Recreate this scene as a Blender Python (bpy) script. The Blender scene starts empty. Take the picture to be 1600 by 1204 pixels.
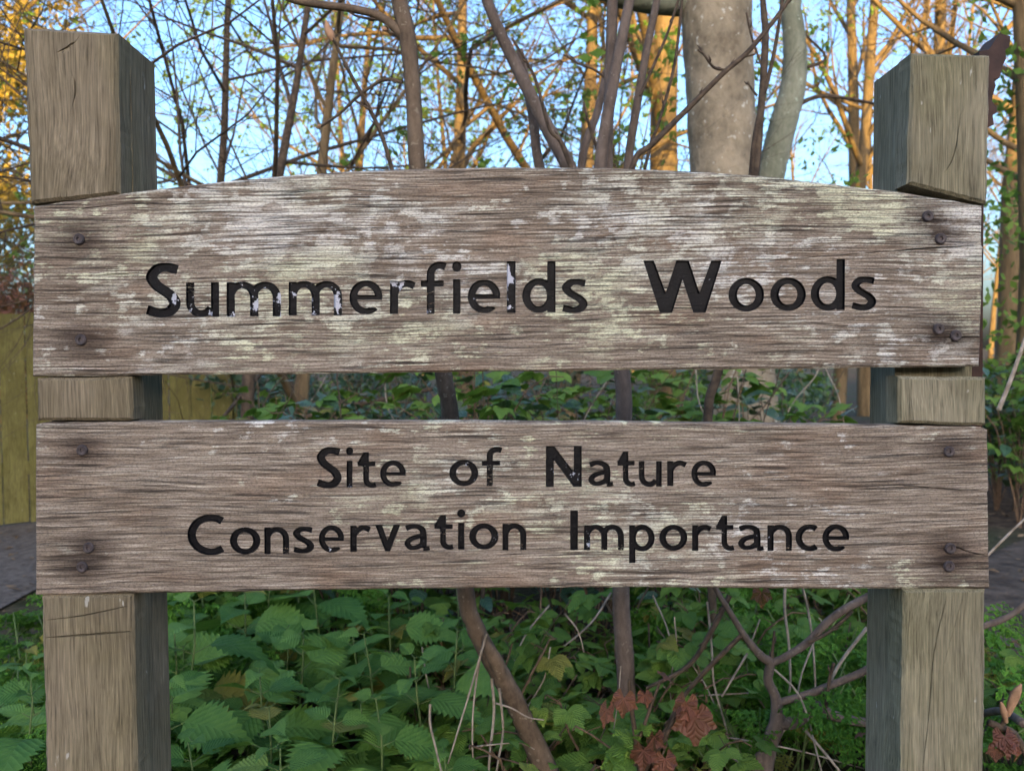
import bpy, math, random
import numpy as np
from mathutils import Vector, Matrix, Euler, noise as mnoise
from mathutils.geometry import delaunay_2d_cdt

scene = bpy.context.scene
COL = scene.collection
# ------------------------------------------------------------------ camera
EYE = Vector((0, 0, 1.10))
FPX = 1300.0
PITCH, ROLL = math.radians(1.68), math.radians(0.62)
CAMR = Matrix.Rotation(math.radians(90) - PITCH, 3, 'X') @ Matrix.Rotation(-ROLL, 3, 'Z')
cam_d = bpy.data.cameras.new('camera')
cam_d.sensor_width = 36; cam_d.lens = 36 * FPX / 1600
cam_d.clip_start = 0.05; cam_d.clip_end = 2000
cam = bpy.data.objects.new('camera', cam_d); COL.objects.link(cam)
cam.matrix_world = Matrix.Translation(EYE) @ CAMR.to_4x4()
cam_d.dof.use_dof = True; cam_d.dof.focus_distance = 1.15; cam_d.dof.aperture_fstop = 8.0
scene.camera = cam
# ------------------------------------------------------------------ light
SUN_EL, SUN_AZ = math.radians(9.0), math.radians(177)       # low evening sun behind the viewer
world = bpy.data.worlds.new('World'); scene.world = world; world.use_nodes = True
wn = world.node_tree.nodes; wl = world.node_tree.links
sky = wn.new('ShaderNodeTexSky'); sky.sky_type = 'NISHITA'; sky.sun_disc = False
sky.sun_elevation = SUN_EL; sky.sun_rotation = SUN_AZ
sky.ozone_density = 4.2; sky.dust_density = 6.0; sky.air_density = 1.0
wn['Background'].inputs['Strength'].default_value = 0.15
tint = wn.new('ShaderNodeMix'); tint.data_type = 'RGBA'; tint.blend_type = 'MULTIPLY'; tint.inputs[0].default_value = 1.0
tint.inputs[7].default_value = (1.12, .975, .90, 1); wl.new(sky.outputs[0], tint.inputs[6])
wl.new(tint.outputs[2], wn['Background'].inputs['Color'])
sd = bpy.data.lights.new('sun', 'SUN'); sd.energy = 2.5; sd.angle = math.radians(0.5); sd.color = (1.0, 0.64, 0.18)
sun = bpy.data.objects.new('sun', sd); COL.objects.link(sun)
sdir = Vector((math.sin(SUN_AZ) * math.cos(SUN_EL), math.cos(SUN_AZ) * math.cos(SUN_EL), math.sin(SUN_EL)))
sun.rotation_euler = sdir.to_track_quat('Z', 'Y').to_euler(); sun.location = (0, -20, 20)
scene.view_settings.view_transform = 'Standard'; scene.view_settings.look = 'None'
scene.view_settings.gamma = 1.0; scene.view_settings.exposure = 2.9
scene.render.engine = 'CYCLES'

def at(px, py, Y):
    """point of the place at distance Y in front of the viewer"""
    d = CAMR @ Vector(((px - 800) / FPX, -(py - 602) / FPX, -1.0))
    return EYE + d * (Y / d.y)

# ------------------------------------------------------------------ helpers
def tag(o, label=None, cat=None, group=None, kind=None):
    if label: o['label'] = label
    if cat: o['category'] = cat
    if group: o['group'] = group
    if kind: o['kind'] = kind
    return o
def empty(name, loc, label, cat, group=None):
    o = bpy.data.objects.new(name, None); o.empty_display_size = 0.05
    o.location = loc; COL.objects.link(o)
    return tag(o, label, cat, group)
def mesh(name, V, F, mats, mi=None, smooth=False, uv=None):
    me = bpy.data.meshes.new(name); me.from_pydata([tuple(v) for v in V], [], F)
    for m in (mats if isinstance(mats, (list, tuple)) else [mats]): me.materials.append(m)
    if mi is not None: me.polygons.foreach_set('material_index', mi)
    if smooth: me.polygons.foreach_set('use_smooth', [True] * len(me.polygons))
    if uv is not None:
        l = me.uv_layers.new(name='UVMap')
        vi = np.zeros(len(me.loops), dtype=np.int32); me.loops.foreach_get('vertex_index', vi)
        l.data.foreach_set('uv', np.asarray(uv, dtype=np.float32)[vi].ravel())
    me.update(); return me
def obj(name, me, parent=None, loc=None, rot=None, scale=None):
    o = bpy.data.objects.new(name, me); COL.objects.link(o)
    if parent: o.parent = parent
    if loc is not None: o.location = loc
    if rot is not None: o.rotation_euler = rot
    if scale is not None: o.scale = (scale,) * 3 if not hasattr(scale, '__len__') else scale
    return o
def copy_tree(o, parent=None):
    c = o.copy(); COL.objects.link(c); c.parent = parent
    for ch in list(o.children): copy_tree(ch, c)
    return c

class TB:
    """collects tubes"""
    def __init__(s): s.V = []; s.F = []
    def tube(s, pts, rad, n=6, cap=True):
        pts = [Vector(p) for p in pts]; N = len(pts)
        t0 = (pts[1] - pts[0]).normalized()
        u = t0.orthogonal().normalized(); b = len(s.V)
        for i, p in enumerate(pts):
            t = (pts[min(i + 1, N - 1)] - pts[max(i - 1, 0)])
            if t.length < 1e-9: t = t0
            t = t.normalized(); u = (u - t * u.dot(t)); u = u.normalized() if u.length > 1e-6 else t.orthogonal().normalized()
            w = t.cross(u); r = rad[i]
            for k in range(n):
                a = 2 * math.pi * k / n
                s.V.append(p + (u * math.cos(a) + w * math.sin(a)) * r)
        for i in range(N - 1):
            for k in range(n):
                a = b + i * n + k; c = b + i * n + (k + 1) % n
                s.F.append((a, c, c + n, a + n))
        if cap: s.F.append(tuple(b + (N - 1) * n + k for k in range(n)))
    def build(s, name, mat, parent, smooth=True):
        L = parent.location if parent else Vector()
        return obj(name, mesh(name, [v - L for v in s.V], s.F, mat, smooth=smooth), parent)

def smooth_path(P, n=6):
    """Catmull-Rom through points with extra value (radius) per point"""
    out = []
    P = [np.array(p, float) for p in P]
    Q = [2 * P[0] - P[1]] + P + [2 * P[-1] - P[-2]]
    for i in range(1, len(Q) - 2):
        for k in range(n):
            t = k / n; a, b, c, d = Q[i - 1], Q[i], Q[i + 1], Q[i + 2]
            out.append(.5 * (2 * b + (c - a) * t + (2 * a - 5 * b + 4 * c - d) * t * t + (3 * b - a - 3 * c + d) * t ** 3))
    out.append(P[-1]); return out

# ------------------------------------------------------------------ materials
class NT:
    def __init__(s, name):
        s.m = bpy.data.materials.new(name); s.m.use_nodes = True
        s.t = s.m.node_tree; s.n = s.t.nodes; s.b = s.n['Principled BSDF']; s.out = s.n['Material Output']
    def add(s, typ, **kw):
        x = s.n.new(typ)
        for k, v in kw.items():
            if k.startswith('i_'):
                key = k[2:]; key = int(key) if key.isdigit() else key.replace('_', ' ')
                x.inputs[key].default_value = v
            else: setattr(x, k, v)
        return x
    def link(s, a, b): s.t.links.new(a, b)
    def coords(s, kind='Object', scale=(1, 1, 1), rot=(0, 0, 0), src=None):
        if src is None:
            src = s.add('ShaderNodeTexCoord').outputs[kind]
        m = s.add('ShaderNodeMapping'); m.inputs['Scale'].default_value = scale; m.inputs['Rotation'].default_value = rot
        s.link(src, m.inputs[0]); return m.outputs[0]
    def noise(s, vec, scale, detail=4, rough=.55, dist=0.0):
        x = s.add('ShaderNodeTexNoise'); x.inputs['Scale'].default_value = scale; x.inputs['Detail'].default_value = detail
        x.inputs['Roughness'].default_value = rough; x.inputs['Distortion'].default_value = dist
        s.link(vec, x.inputs['Vector']); return x.outputs['Fac']
    def ramp(s, fac, stops):
        r = s.add('ShaderNodeValToRGB'); e = r.color_ramp.elements
        while len(e) < len(stops): e.new(0.5)
        for i, (p, c) in enumerate(stops):
            e[i].position = p; e[i].color = (c, c, c, 1) if not hasattr(c, '__len__') else (*c, 1)
        s.link(fac, r.inputs[0]); return r.outputs[0]
    def mix(s, fac, a, b, mode='MIX'):
        x = s.add('ShaderNodeMix', data_type='RGBA', blend_type=mode)
        for sock, v in ((x.inputs[0], fac), (x.inputs[6], a), (x.inputs[7], b)):
            if hasattr(v, 'is_linked'): s.link(v, sock)
            elif hasattr(v, '__len__'): sock.default_value = (*v, 1)
            else: sock.default_value = v
        return x.outputs[2]
    def math(s, op, a, b=0.0, c=0.0):
        x = s.add('ShaderNodeMath', operation=op)
        for i, v in enumerate((a, b, c)):
            if hasattr(v, 'is_linked'): s.link(v, x.inputs[i])
            else: x.inputs[i].default_value = v
        return x.outputs[0]
    def bump(s, h, strength=.5, dist=.002, prev=None):
        x = s.add('ShaderNodeBump'); x.inputs['Strength'].default_value = strength; x.inputs['Distance'].default_value = dist
        s.link(h, x.inputs['Height'])
        if prev is not None: s.link(prev, x.inputs['Normal'])
        return x.outputs[0]
    def done(s, color, rough=.8, normal=None, spec=.3):
        for sock, v in ((s.b.inputs['Base Color'], color), (s.b.inputs['Roughness'], rough)):
            if hasattr(v, 'is_linked'): s.link(v, sock)
            elif hasattr(v, '__len__'): sock.default_value = (*v, 1)
            else: sock.default_value = v
        s.b.inputs['Specular IOR Level'].default_value = spec
        if normal is not None: s.link(normal, s.b.inputs['Normal'])
        return s.m

def wood_board(name, lichen, seed, tilt, spots=()):
    t = NT(name)
    base = t.add('ShaderNodeTexCoord').outputs['Object']
    off = t.add('ShaderNodeVectorMath', operation='ADD'); off.inputs[1].default_value = (seed, 0, seed * .37)
    t.link(base, off.inputs[0]); o = off.outputs[0]
    # slow wander of the grain
    wv = t.noise(t.coords(src=o, scale=(2.2, 1, 5)), 1.0, 2)
    wadd = t.add('ShaderNodeCombineXYZ'); t.link(t.math('MULTIPLY', wv, .018), wadd.inputs[2])
    wo = t.add('ShaderNodeVectorMath', operation='ADD'); t.link(o, wo.inputs[0]); t.link(wadd.outputs[0], wo.inputs[1]); w = wo.outputs[0]
    g1 = t.noise(t.coords(src=w, scale=(2.2, 1, 80)), 1.0, 6, .68)
    g2 = t.noise(t.coords(src=w, scale=(9, 1, 400)), 1.0, 4, .6)
    g3 = t.noise(t.coords(src=w, scale=(26, 1, 640)), 1.0, 2, .6)
    big = t.noise(t.coords(src=o, scale=(2.5, 1, 7)), 1.0, 3)
    g = t.math('ADD', t.math('MULTIPLY', g1, .26), t.math('ADD', t.math('MULTIPLY', g2, .42), t.math('MULTIPLY', g3, .32)))
    col = t.ramp(g, [(.33, (.030, .024, .017)), (.435, (.132, .103, .076)), (.525, (.265, .218, .170)), (.63, (.51, .455, .37))])
    red = t.ramp(t.noise(t.coords(src=o, scale=(5, 1, 16)), 1.0, 4, .6), [(.52, 0), (.66, 1)])
    col = t.mix(t.math('MULTIPLY', red, .45), col, (.80, .60, .48), 'MULTIPLY')
    col = t.mix(t.math('MULTIPLY', t.ramp(big, [(.38, 1), (.52, 0)]), .45), col, (.62, .58, .55), 'MULTIPLY')
    # lichen: soft pale films along the grain, and crisp flakes
    lm = t.coords(src=w, rot=(0, tilt, 0))
    l1 = t.noise(t.coords(src=lm, scale=(12, 1, 30)), 1.0, 6, .68)
    l2 = t.noise(t.coords(src=lm, scale=(27, 1, 46)), 1.0, 6, .66)
    reg = t.noise(t.coords(src=o, scale=(1.9, 1, 4.2)), 1.0, 2)
    regm = t.math('MULTIPLY', t.math('SUBTRACT', reg, .5), .7)
    thr = .545 - lichen * .085
    m1 = t.ramp(t.math('ADD', t.math('ADD', l1, regm), t.math('MULTIPLY', t.math('SUBTRACT', g2, .5), .40)), [(thr + .01, 0), (thr + .12, 1)])
    m2 = t.ramp(t.math('ADD', t.math('ADD', l2, regm), t.math('MULTIPLY', t.math('SUBTRACT', g2, .5), .34)), [(thr + .035, 0), (thr + .095, 1)])
    tint = t.noise(t.coords(src=o, scale=(3, 1, 6)), 1.0, 3)
    lc = t.mix(t.ramp(tint, [(.42, 0), (.58, 1)]), (.66, .64, .58), (.60, .60, .42))
    lc = t.mix(t.ramp(g2, [(.40, .9), (.56, 0)]), lc, (.17, .14, .11))
    m = t.math('MAXIMUM', t.math('MULTIPLY', m1, .50), t.math('MULTIPLY', m2, .92))
    col = t.mix(m, col, lc)
    fine = t.noise(t.coords(src=o, scale=(260, 1, 520)), 1.0, 2, .7)
    col = t.mix(t.ramp(fine, [(.40, .42), (.52, 0)]), col, (.05, .04, .03))
    # tannin stains round the screws
    for sx_, sz_ in spots:
        v = t.add('ShaderNodeVectorMath', operation='SUBTRACT'); v.inputs[1].default_value = (sx_, 0, sz_); t.link(base, v.inputs[0])
        v2 = t.add('ShaderNodeVectorMath', operation='MULTIPLY'); v2.inputs[1].default_value = (.55, 0, 1); t.link(v.outputs[0], v2.inputs[0])
        ln = t.add('ShaderNodeVectorMath', operation='LENGTH'); t.link(v2.outputs[0], ln.inputs[0])
        dd = t.math('ADD', ln.outputs['Value'], t.math('MULTIPLY', t.math('SUBTRACT', g1, .5), .03))
        col = t.mix(t.ramp(dd, [(.006, .8), (.030, 0)]), col, (.25, .22, .22), 'MULTIPLY')
    # black fibres and pits
    pit = t.ramp(t.noise(t.coords(src=w, scale=(7, 1, 300)), 1.0, 4, .6), [(.35, 1), (.43, 0)])
    col = t.mix(t.math('MULTIPLY', pit, .75), col, (.03, .024, .02))
    hgt = t.math('ADD', t.math('MULTIPLY', g1, .5), t.math('ADD', t.math('MULTIPLY', g2, .6), t.math('MULTIPLY', m2, .12)))
    hgt = t.math('SUBTRACT', hgt, t.math('MULTIPLY', pit, .4))
    return t.done(col, .9, t.bump(hgt, .9, .004), .15)

def wood_post(name, seed, tone):
    t = NT(name)
    base = t.add('ShaderNodeTexCoord').outputs['Object']
    off = t.add('ShaderNodeVectorMath', operation='ADD'); off.inputs[1].default_value = (seed, seed * .6, 0); t.link(base, off.inputs[0]); o = off.outputs[0]
    wv = t.noise(t.coords(src=o, scale=(6, 6, 2)), 1.0, 2)
    wadd = t.add('ShaderNodeCombineXYZ'); t.link(t.math('MULTIPLY', wv, .05), wadd.inputs[0]); t.link(t.math('MULTIPLY', wv, .05), wadd.inputs[1])
    wo = t.add('ShaderNodeVectorMath', operation='ADD'); t.link(o, wo.inputs[0]); t.link(wadd.outputs[0], wo.inputs[1]); w = wo.outputs[0]
    g1 = t.noise(t.coords(src=w, scale=(110, 110, 2.5)), 1.0, 6, .68)
    g2 = t.noise(t.coords(src=w, scale=(460, 460, 14)), 1.0, 4, .65)
    big = t.noise(t.coords(src=o, scale=(9, 9, 5)), 1.0, 4, .6)
    g = t.math('ADD', t.math('MULTIPLY', g1, .34), t.math('MULTIPLY', g2, .66))
    a = np.array(tone)
    col = t.ramp(g, [(.32, tuple(a * .25)), (.45, tuple(a * .78)), (.55, tuple(a * 1.05)), (.70, tuple(a * 1.7))])
    col = t.mix(t.math('MULTIPLY', t.ramp(big, [(.45, 1), (.60, 0)]), .55), col, (.60, .60, .52), 'MULTIPLY')
    green = t.ramp(t.noise(t.coords(src=o, scale=(7, 7, 3)), 1.0, 3), [(.48, 0), (.64, 1)])
    col = t.mix(t.math('MULTIPLY', green, .22), col, (.80, .86, .55), 'MULTIPLY')
    sp = t.ramp(t.noise(t.coords(src=o, scale=(80, 80, 28)), 1.0, 3, .5), [(.71, 0), (.76, 1)])
    col = t.mix(t.math('MULTIPLY', sp, .5), col, (.50, .50, .45))
    h = t.math('ADD', t.math('MULTIPLY', g1, .6), t.math('MULTIPLY', g2, .6))
    return t.done(col, .9, t.bump(h, .8, .003), .15)

def bark(name, c1, c2, scale=20, stretch=.25, bumpd=.01, spots=None):
    t = NT(name)
    o = t.coords(scale=(1, 1, stretch))
    n1 = t.noise(o, scale, 6, .65); n2 = t.noise(o, scale * 5, 3, .6)
    col = t.ramp(t.math('ADD', t.math('MULTIPLY', n1, .7), t.math('MULTIPLY', n2, .3)), [(.36, c1), (.62, c2)])
    if spots:
        sp = t.ramp(t.noise(t.coords(), spots[0], 3, .5), [(.64, 0), (.70, 1)])
        col = t.mix(t.math('MULTIPLY', sp, .8), col, spots[1])
    return t.done(col, .85, t.bump(t.math('ADD', n1, t.math('MULTIPLY', n2, .4)), .7, bumpd), .2)

def leaf_mat(name, c1, c2, vein=(.2, .3, .1), trans=.25, rough=.6, spec=.25, freq=46, veinmix=.25, bumpd=.004):
    t = NT(name)
    uv = t.add('ShaderNodeTexCoord').outputs['UV']
    sx = t.add('ShaderNodeSeparateXYZ'); t.link(uv, sx.inputs[0])
    av = t.math('ABSOLUTE', sx.outputs[1])
    ph = t.math('MULTIPLY', t.math('SUBTRACT', sx.outputs[0], t.math('MULTIPLY', av, .42)), freq)
    wv = t.math('MULTIPLY_ADD', t.math('SINE', ph), .5, .5)
    line = t.ramp(wv, [(.0, 1), (.22, 0)])
    mid = t.ramp(av, [(.0, 1), (.05, 0)])
    ve = t.math('MAXIMUM', line, mid)
    rnd = t.add('ShaderNodeObjectInfo').outputs['Random']
    n = t.noise(t.coords('Object'), 30, 3)
    f = t.math('ADD', t.math('MULTIPLY', rnd, .75), t.math('MULTIPLY', t.math('SUBTRACT', n, .5), .9))
    col = t.mix(t.math('ADD', f, 0.08), c1, c2)
    col = t.mix(t.math('MULTIPLY', ve, veinmix), col, vein)
    col = t.mix(t.ramp(rnd, [(.93, 0), (.96, .75)]), col, t.mix(n, (.28, .24, .04), (.12, .06, .02)))
    nn = t.noise(t.coords('Object'), 160, 2)
    hh = t.math('ADD', t.math('SQRT', wv), t.math('MULTIPLY', nn, .35))
    nor = t.bump(hh, .8, bumpd)
    t.done(col, rough, nor, spec)
    tr = t.add('ShaderNodeBsdfTranslucent'); t.link(t.mix(.5, col, (.25, .4, .03)), tr.inputs[0])
    ms = t.add('ShaderNodeMixShader'); ms.inputs[0].default_value = trans
    t.link(t.b.outputs[0], ms.inputs[1]); t.link(tr.outputs[0], ms.inputs[2]); t.link(ms.outputs[0], t.out.inputs[0])
    return t.m

def plain(name, c1, c2, scale=12, rough=.8, spec=.2, bumpd=.003):
    t = NT(name); n = t.noise(t.coords(), scale, 5, .6)
    return t.done(t.ramp(n, [(.35, c1), (.65, c2)]), rough, t.bump(n, .5, bumpd), spec)

def paint(name, flake):
    t = NT(name); o = t.add('ShaderNodeTexCoord').outputs['Object']
    g = t.noise(t.coords(src=o, scale=(60, 1, 500)), 1.0, 3)
    n = t.noise(t.coords(src=o, scale=(42, 1, 30)), 1.0, 5, .65)
    sp = t.noise(t.coords(src=o, scale=(330, 1, 330)), 1.0, 2, .6)
    col = t.ramp(sp, [(.3, (.002, .002, .003)), (.64, (.004, .004, .005)), (.76, (.04, .04, .045))])
    if flake:
        f = t.ramp(t.math('ADD', n, t.math('MULTIPLY', t.math('SUBTRACT', sp, .5), .22)), [(flake, 0), (flake + .02, 1)])
        col = t.mix(f, col, t.mix(g, (.30, .32, .38), (.46, .48, .55)))
    return t.done(col, .5, t.bump(t.math('ADD', g, sp), .5, .001), .12)

M = {}
M['post_l'] = wood_post('weathered_post_brown', 1.7, (.185, .152, .102))
M['post_r'] = wood_post('weathered_post_grey', 6.1, (.215, .192, .130))
M['paint'] = paint('black_paint', .665)
M['paint_flake'] = paint('black_paint_flaking', .575)
M['screw'] = plain('rusty_screw', (.018, .014, .014), (.06, .045, .045), 150, .6, .4, .001)
M['sapling'] = bark('sapling_bark', (.060, .041, .026), (.145, .105, .070), 26, .5, .003, (90, (.20, .165, .115)))
M['sapling_grey'] = bark('grey_sapling_bark', (.062, .046, .036), (.145, .112, .090), 26, .4, .003, (90, (.19, .16, .13)))
M['twig'] = plain('twig_bark', (.035, .025, .017), (.095, .068, .045), 40)
M['beech'] = bark('beech_bark', (.115, .094, .064), (.265, .222, .155), 6, .7, .03, (26, (.44, .44, .38)))
M['mossy'] = bark('mossy_bark', (.11, .12, .085), (.24, .25, .19), 7, .5, .01, (22, (.34, .40, .32)))
M['oakbark'] = bark('brown_bark', (.075, .052, .026), (.19, .135, .07), 9, .18, .02)
M['leaf_nettle'] = leaf_mat('nettle_leaf', (.034, .105, .018), (.15, .275, .050), (.14, .25, .08), freq=58, veinmix=.12, bumpd=.0016)
M['leaf_bramble'] = leaf_mat('bramble_leaf', (.046, .118, .016), (.17, .275, .044), (.15, .26, .09), freq=50, veinmix=.15, bumpd=.002)
M['leaf_dark'] = leaf_mat('evergreen_leaf', (.014, .045, .024), (.045, .10, .05), (.08, .14, .08), .08, .34, .5, 30, .25, .002)
M['leaf_parsley'] = leaf_mat('parsley_leaf', (.05, .16, .016), (.12, .27, .03), (.1, .24, .05), .3, .6, .2, 20, .1)
M['leaf_red'] = leaf_mat('red_young_leaf', (.095, .030, .020), (.21, .075, .045), (.30, .15, .10), .25, .5, .3, 26, .22, .002)
M['leaf_lime'] = leaf_mat('fresh_leaf', (.10, .20, .025), (.19, .30, .04), (.2, .3, .1), .35, .5, .3, 34, .3)
M['leaf_gold'] = leaf_mat('painted_sun_gold_leaf', (.16, .14, .02), (.40, .27, .045), (.3, .25, .1), .3, .5, .3, 20, .1)  # evergreen leaves: the gold of the low sun is put into their colour
M['stem_green'] = plain('green_stem', (.06, .10, .03), (.11, .15, .05), 40)
M['stem_red'] = plain('bramble_cane', (.08, .05, .03), (.15, .10, .06), 40)
M['straw'] = plain('dry_stalk', (.15, .12, .085), (.36, .31, .25), 30)
M['fence'] = wood_post('green_stained_fence', 4.0, (.16, .145, .05))
M['dark_wood'] = plain('dark_brown_stained_wood', (.020, .010, .008), (.045, .022, .016), 30, .5, .15)
M['asphalt'] = plain('asphalt', (.065, .052, .040), (.145, .118, .095), 26, .9, .2, .02)
M['bud'] = plain('bud_scale', (.22, .13, .07), (.38, .22, .13), 60)
def ground_mat():
    t = NT('leaf_litter'); o = t.coords()
    n1 = t.noise(o, 14, 6, .7); n2 = t.noise(o, .6, 3)
    c = t.ramp(n1, [(.3, (.018, .014, .010)), (.5, (.06, .042, .028)), (.7, (.13, .09, .06))])
    c = t.mix(t.ramp(n2, [(.45, 0), (.6, .5)]), c, (.035, .06, .018))
    return t.done(c, .95, t.bump(n1, .9, .03), .1)
M['ground'] = ground_mat()

# ================================================================== SETTING
def gz(x, y):
    """height of the ground: flat round the sign, an unseen rise added behind the viewer as sun block"""
    s = min(max((-y - 12) / 58, 0), 1); s = s * s * (3 - 2 * s)
    z = 16.0 * s  # unseen hill added to keep the low sun off the sign
    if y > 1: z += .05 * mnoise.noise((x * .6, y * .6, 0)) * min(1, (y - 1) / 2)
    if y > 16: z += (y - 16) * .012
    return z
xs = np.concatenate([np.linspace(-220, -14, 24), np.linspace(-12, 12, 49), np.linspace(14, 220, 24)])
ys = np.concatenate([np.linspace(-300, -74, 12), np.linspace(-70, -2, 31), np.linspace(-1.5, 14, 40), np.linspace(16, 60, 20), np.linspace(70, 400, 14)])
V = [(x, y, gz(x, y)) for y in ys for x in xs]; nx = len(xs)
F = [(j * nx + i, j * nx + i + 1, (j + 1) * nx + i + 1, (j + 1) * nx + i) for j in range(len(ys) - 1) for i in range(nx - 1)]
tag(obj('ground', mesh('ground', V, F, M['ground'], smooth=True)), kind='structure')
def strip(name, cl, w, mat, h=.010):
    V, F = [], []
    for i, (x, y) in enumerate(cl):
        a = np.array(cl[min(i + 1, len(cl) - 1)]) - np.array(cl[max(i - 1, 0)]); a = a / np.linalg.norm(a); n = np.array([-a[1], a[0]])
        for k in range(5):
            q = np.array([x, y]) + n * w * (k / 4 - .5) * (1 + .08 * mnoise.noise((i * .7, k, 1)))
            V.append((q[0], q[1], gz(q[0], q[1]) + h))
    for i in range(len(cl) - 1):
        for k in range(4): F.append((i * 5 + k, i * 5 + k + 1, (i + 1) * 5 + k + 1, (i + 1) * 5 + k))
    return tag(obj(name, mesh(name, V, F, mat, smooth=True)), kind='structure')
strip('path', [(-2.9 - .03 * k, -6 + .8 * k) for k in range(16)], 1.9, M['asphalt'])
strip('path', [tuple(q) for q in smooth_path([(3.4, -5), (2.7, 0), (2.42, 2.4), (2.75, 3.6), (3.6, 4.5), (5.2, 5.0), (9, 5.2)], 5)], 1.35, plain('trodden_earth', (.040, .030, .022), (.115, .088, .066), 9, .95, .1, .05))

# ================================================================== SIGN
BD = 1.15                                   # distance of the board faces
def bp(px, py):
    p = at(px, py, BD); return (p.x, p.z)

# ---- letter shapes: strokes in em units (baseline 0, x height 1)
def ell(cx, cy, rx, ry, a0, a1, n=40):
    return [(cx + rx * math.cos(math.radians(a0 + (a1 - a0) * i / n)), cy + ry * math.sin(math.radians(a0 + (a1 - a0) * i / n))) for i in range(n + 1)]
class Stroke(list): pass
def stroke(P, w, w2=None):
    P = np.array(P, float); n = len(P); L = []; R = []
    for i in range(n):
        d = P[min(i + 1, n - 1)] - P[max(i - 1, 0)]; d = d / np.linalg.norm(d); nn = np.array([-d[1], d[0]])
        # strokes are a little thinner where they run level
        h = (w if w2 is None else w * abs(nn[0]) + w2 * (1 - abs(nn[0])))
        L.append(P[i] + nn * h / 2); R.append(P[i] - nn * h / 2)
    return Stroke(L + R[::-1])
def cr(P, n=6): return [tuple(p) for p in smooth_path(P, n)]
def box(x0, y0, x1, y1): return [(x0, y0), (x1, y0), (x1, y1), (x0, y1)]
SW = .25
def ring(cx, cy, rx, ry, wx=SW, wy=.20): return [('+', ell(cx, cy, rx, ry, 0, 360)[:-1]), ('-', ell(cx, cy, rx - wx, ry - wy, 0, 360)[:-1])]
def arch(x0, x1, h=1.0): 
    c = (x0 + x1) / 2; r = (x1 - x0) / 2
    return stroke([(x1, 0), (x1, .3)] + ell(c, h - .095 - .36, r, .36, 0, 165, 16), SW, .19)
Spath = [(.70, .865), (.50, .908), (.28, .885), (.145, .745), (.24, .60), (.40, .50), (.57, .39), (.645, .25), (.52, .115), (.30, .088), (.05, .15)]
dot = lambda cx, cy, r: [('+', ell(cx, cy, r, r, 0, 360, 24)[:-1])]
G = {
 'o': ring(.52, .5, .52, .52),
 'e': [('+', stroke(ell(.50, .50, .385, .41, 0, 316), .235, .18)), ('+', box(.12, .425, .99, .565)), ('-', box(.62, .20, 1.2, .425))],
 'c': [('+', stroke(ell(.52, .50, .40, .41, 52, 308), .24, .185))],
 's': [('+', stroke(cr(Spath), .25, .175))],
 'S': [('+', stroke(cr([(x * .88, y) for x, y in Spath]), .215, .155))],
 'C': [('+', stroke(ell(.56, .5, .455, .415, 53, 307), .20, .165))],
 'u': [('+', stroke([(.125, 1), (.125, .5)] + ell(.46, .42, .335, .325, 180, 330, 18), SW, .19)), ('+', box(.75, 0, 1.0, 1))],
 'n': [('+', box(0, 0, SW, 1)), ('+', arch(.12, .86, 1.02))],
 'm': [('+', box(0, 0, SW, 1)), ('+', arch(.12, .83, 1.02)), ('+', arch(.80, 1.51, 1.02))],
 'r': [('+', box(0, 0, SW, 1)), ('+', stroke(cr([(.10, .50), (.20, .74), (.38, .89), (.56, .915), (.74, .84)]), .23, .20))],
 'f': [('+', stroke([(.32, 0), (.32, 1.15)] + ell(.62, 1.17, .30, .255, 175, 75, 12) + [(.80, 1.38)], SW, .20)), ('+', box(0, .80, .74, .98))],
 'i': [('+', box(.01, 0, .26, 1))] + dot(.135, 1.36, .155),
 'l': [('+', box(0, 0, .26, 1.53))],
 'I': [('+', box(0, 0, .2, 1.0))],
 'd': ring(.5, .5, .5, .52) + [('+', box(.76, 0, 1.01, 1.53))],
 'p': ring(.52, .5, .5, .52) + [('+', box(0, -.47, SW, 1))],
 't': [('+', [(.24, 1.33), (.47, 1.33), (.47, .98), (.24, .98), (-.02, .98), (-.02, .90)]), ('+', box(0, .80, .74, .98)),
       ('+', stroke([(.35, 1.0), (.35, .36)] + ell(.62, .33, .27, .24, 180, 275, 12) + [(.76, .12)], .24, .18))],
 'a': [('+', stroke(cr([(.08, .83), (.28, .91), (.50, .90), (.68, .78), (.72, .55), (.72, .25)]), .24, .18)), ('+', box(.60, .08, .84, .5)),
       ('+', stroke(cr([(.72, .06), (.80, .045), (.95, .08)], 4), .20, .16)),
       ('+', stroke(cr([(.74, .57), (.50, .52), (.26, .42), (.135, .26), (.24, .105), (.42, .095), (.60, .17), (.74, .30)]), .22, .17))],
 'v': [('+', [(0, 1), (.27, 1), (.50, .42), (.73, 1), (1.0, 1), (.60, 0), (.40, 0)])],
 'W': [('+', [(0, 1), (.135, 1), (.285, .385), (.42, 1), (.58, 1), (.715, .385), (.865, 1), (1, 1), (.79, 0), (.635, 0), (.5, .64), (.365, 0), (.21, 0)])],
 'N': [('+', [(0, 0), (0, 1), (.235, 1), (.78, .36), (.78, 1), (1, 1), (1, 0), (.77, 0), (.22, .66), (.22, 0)])],
}
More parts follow.
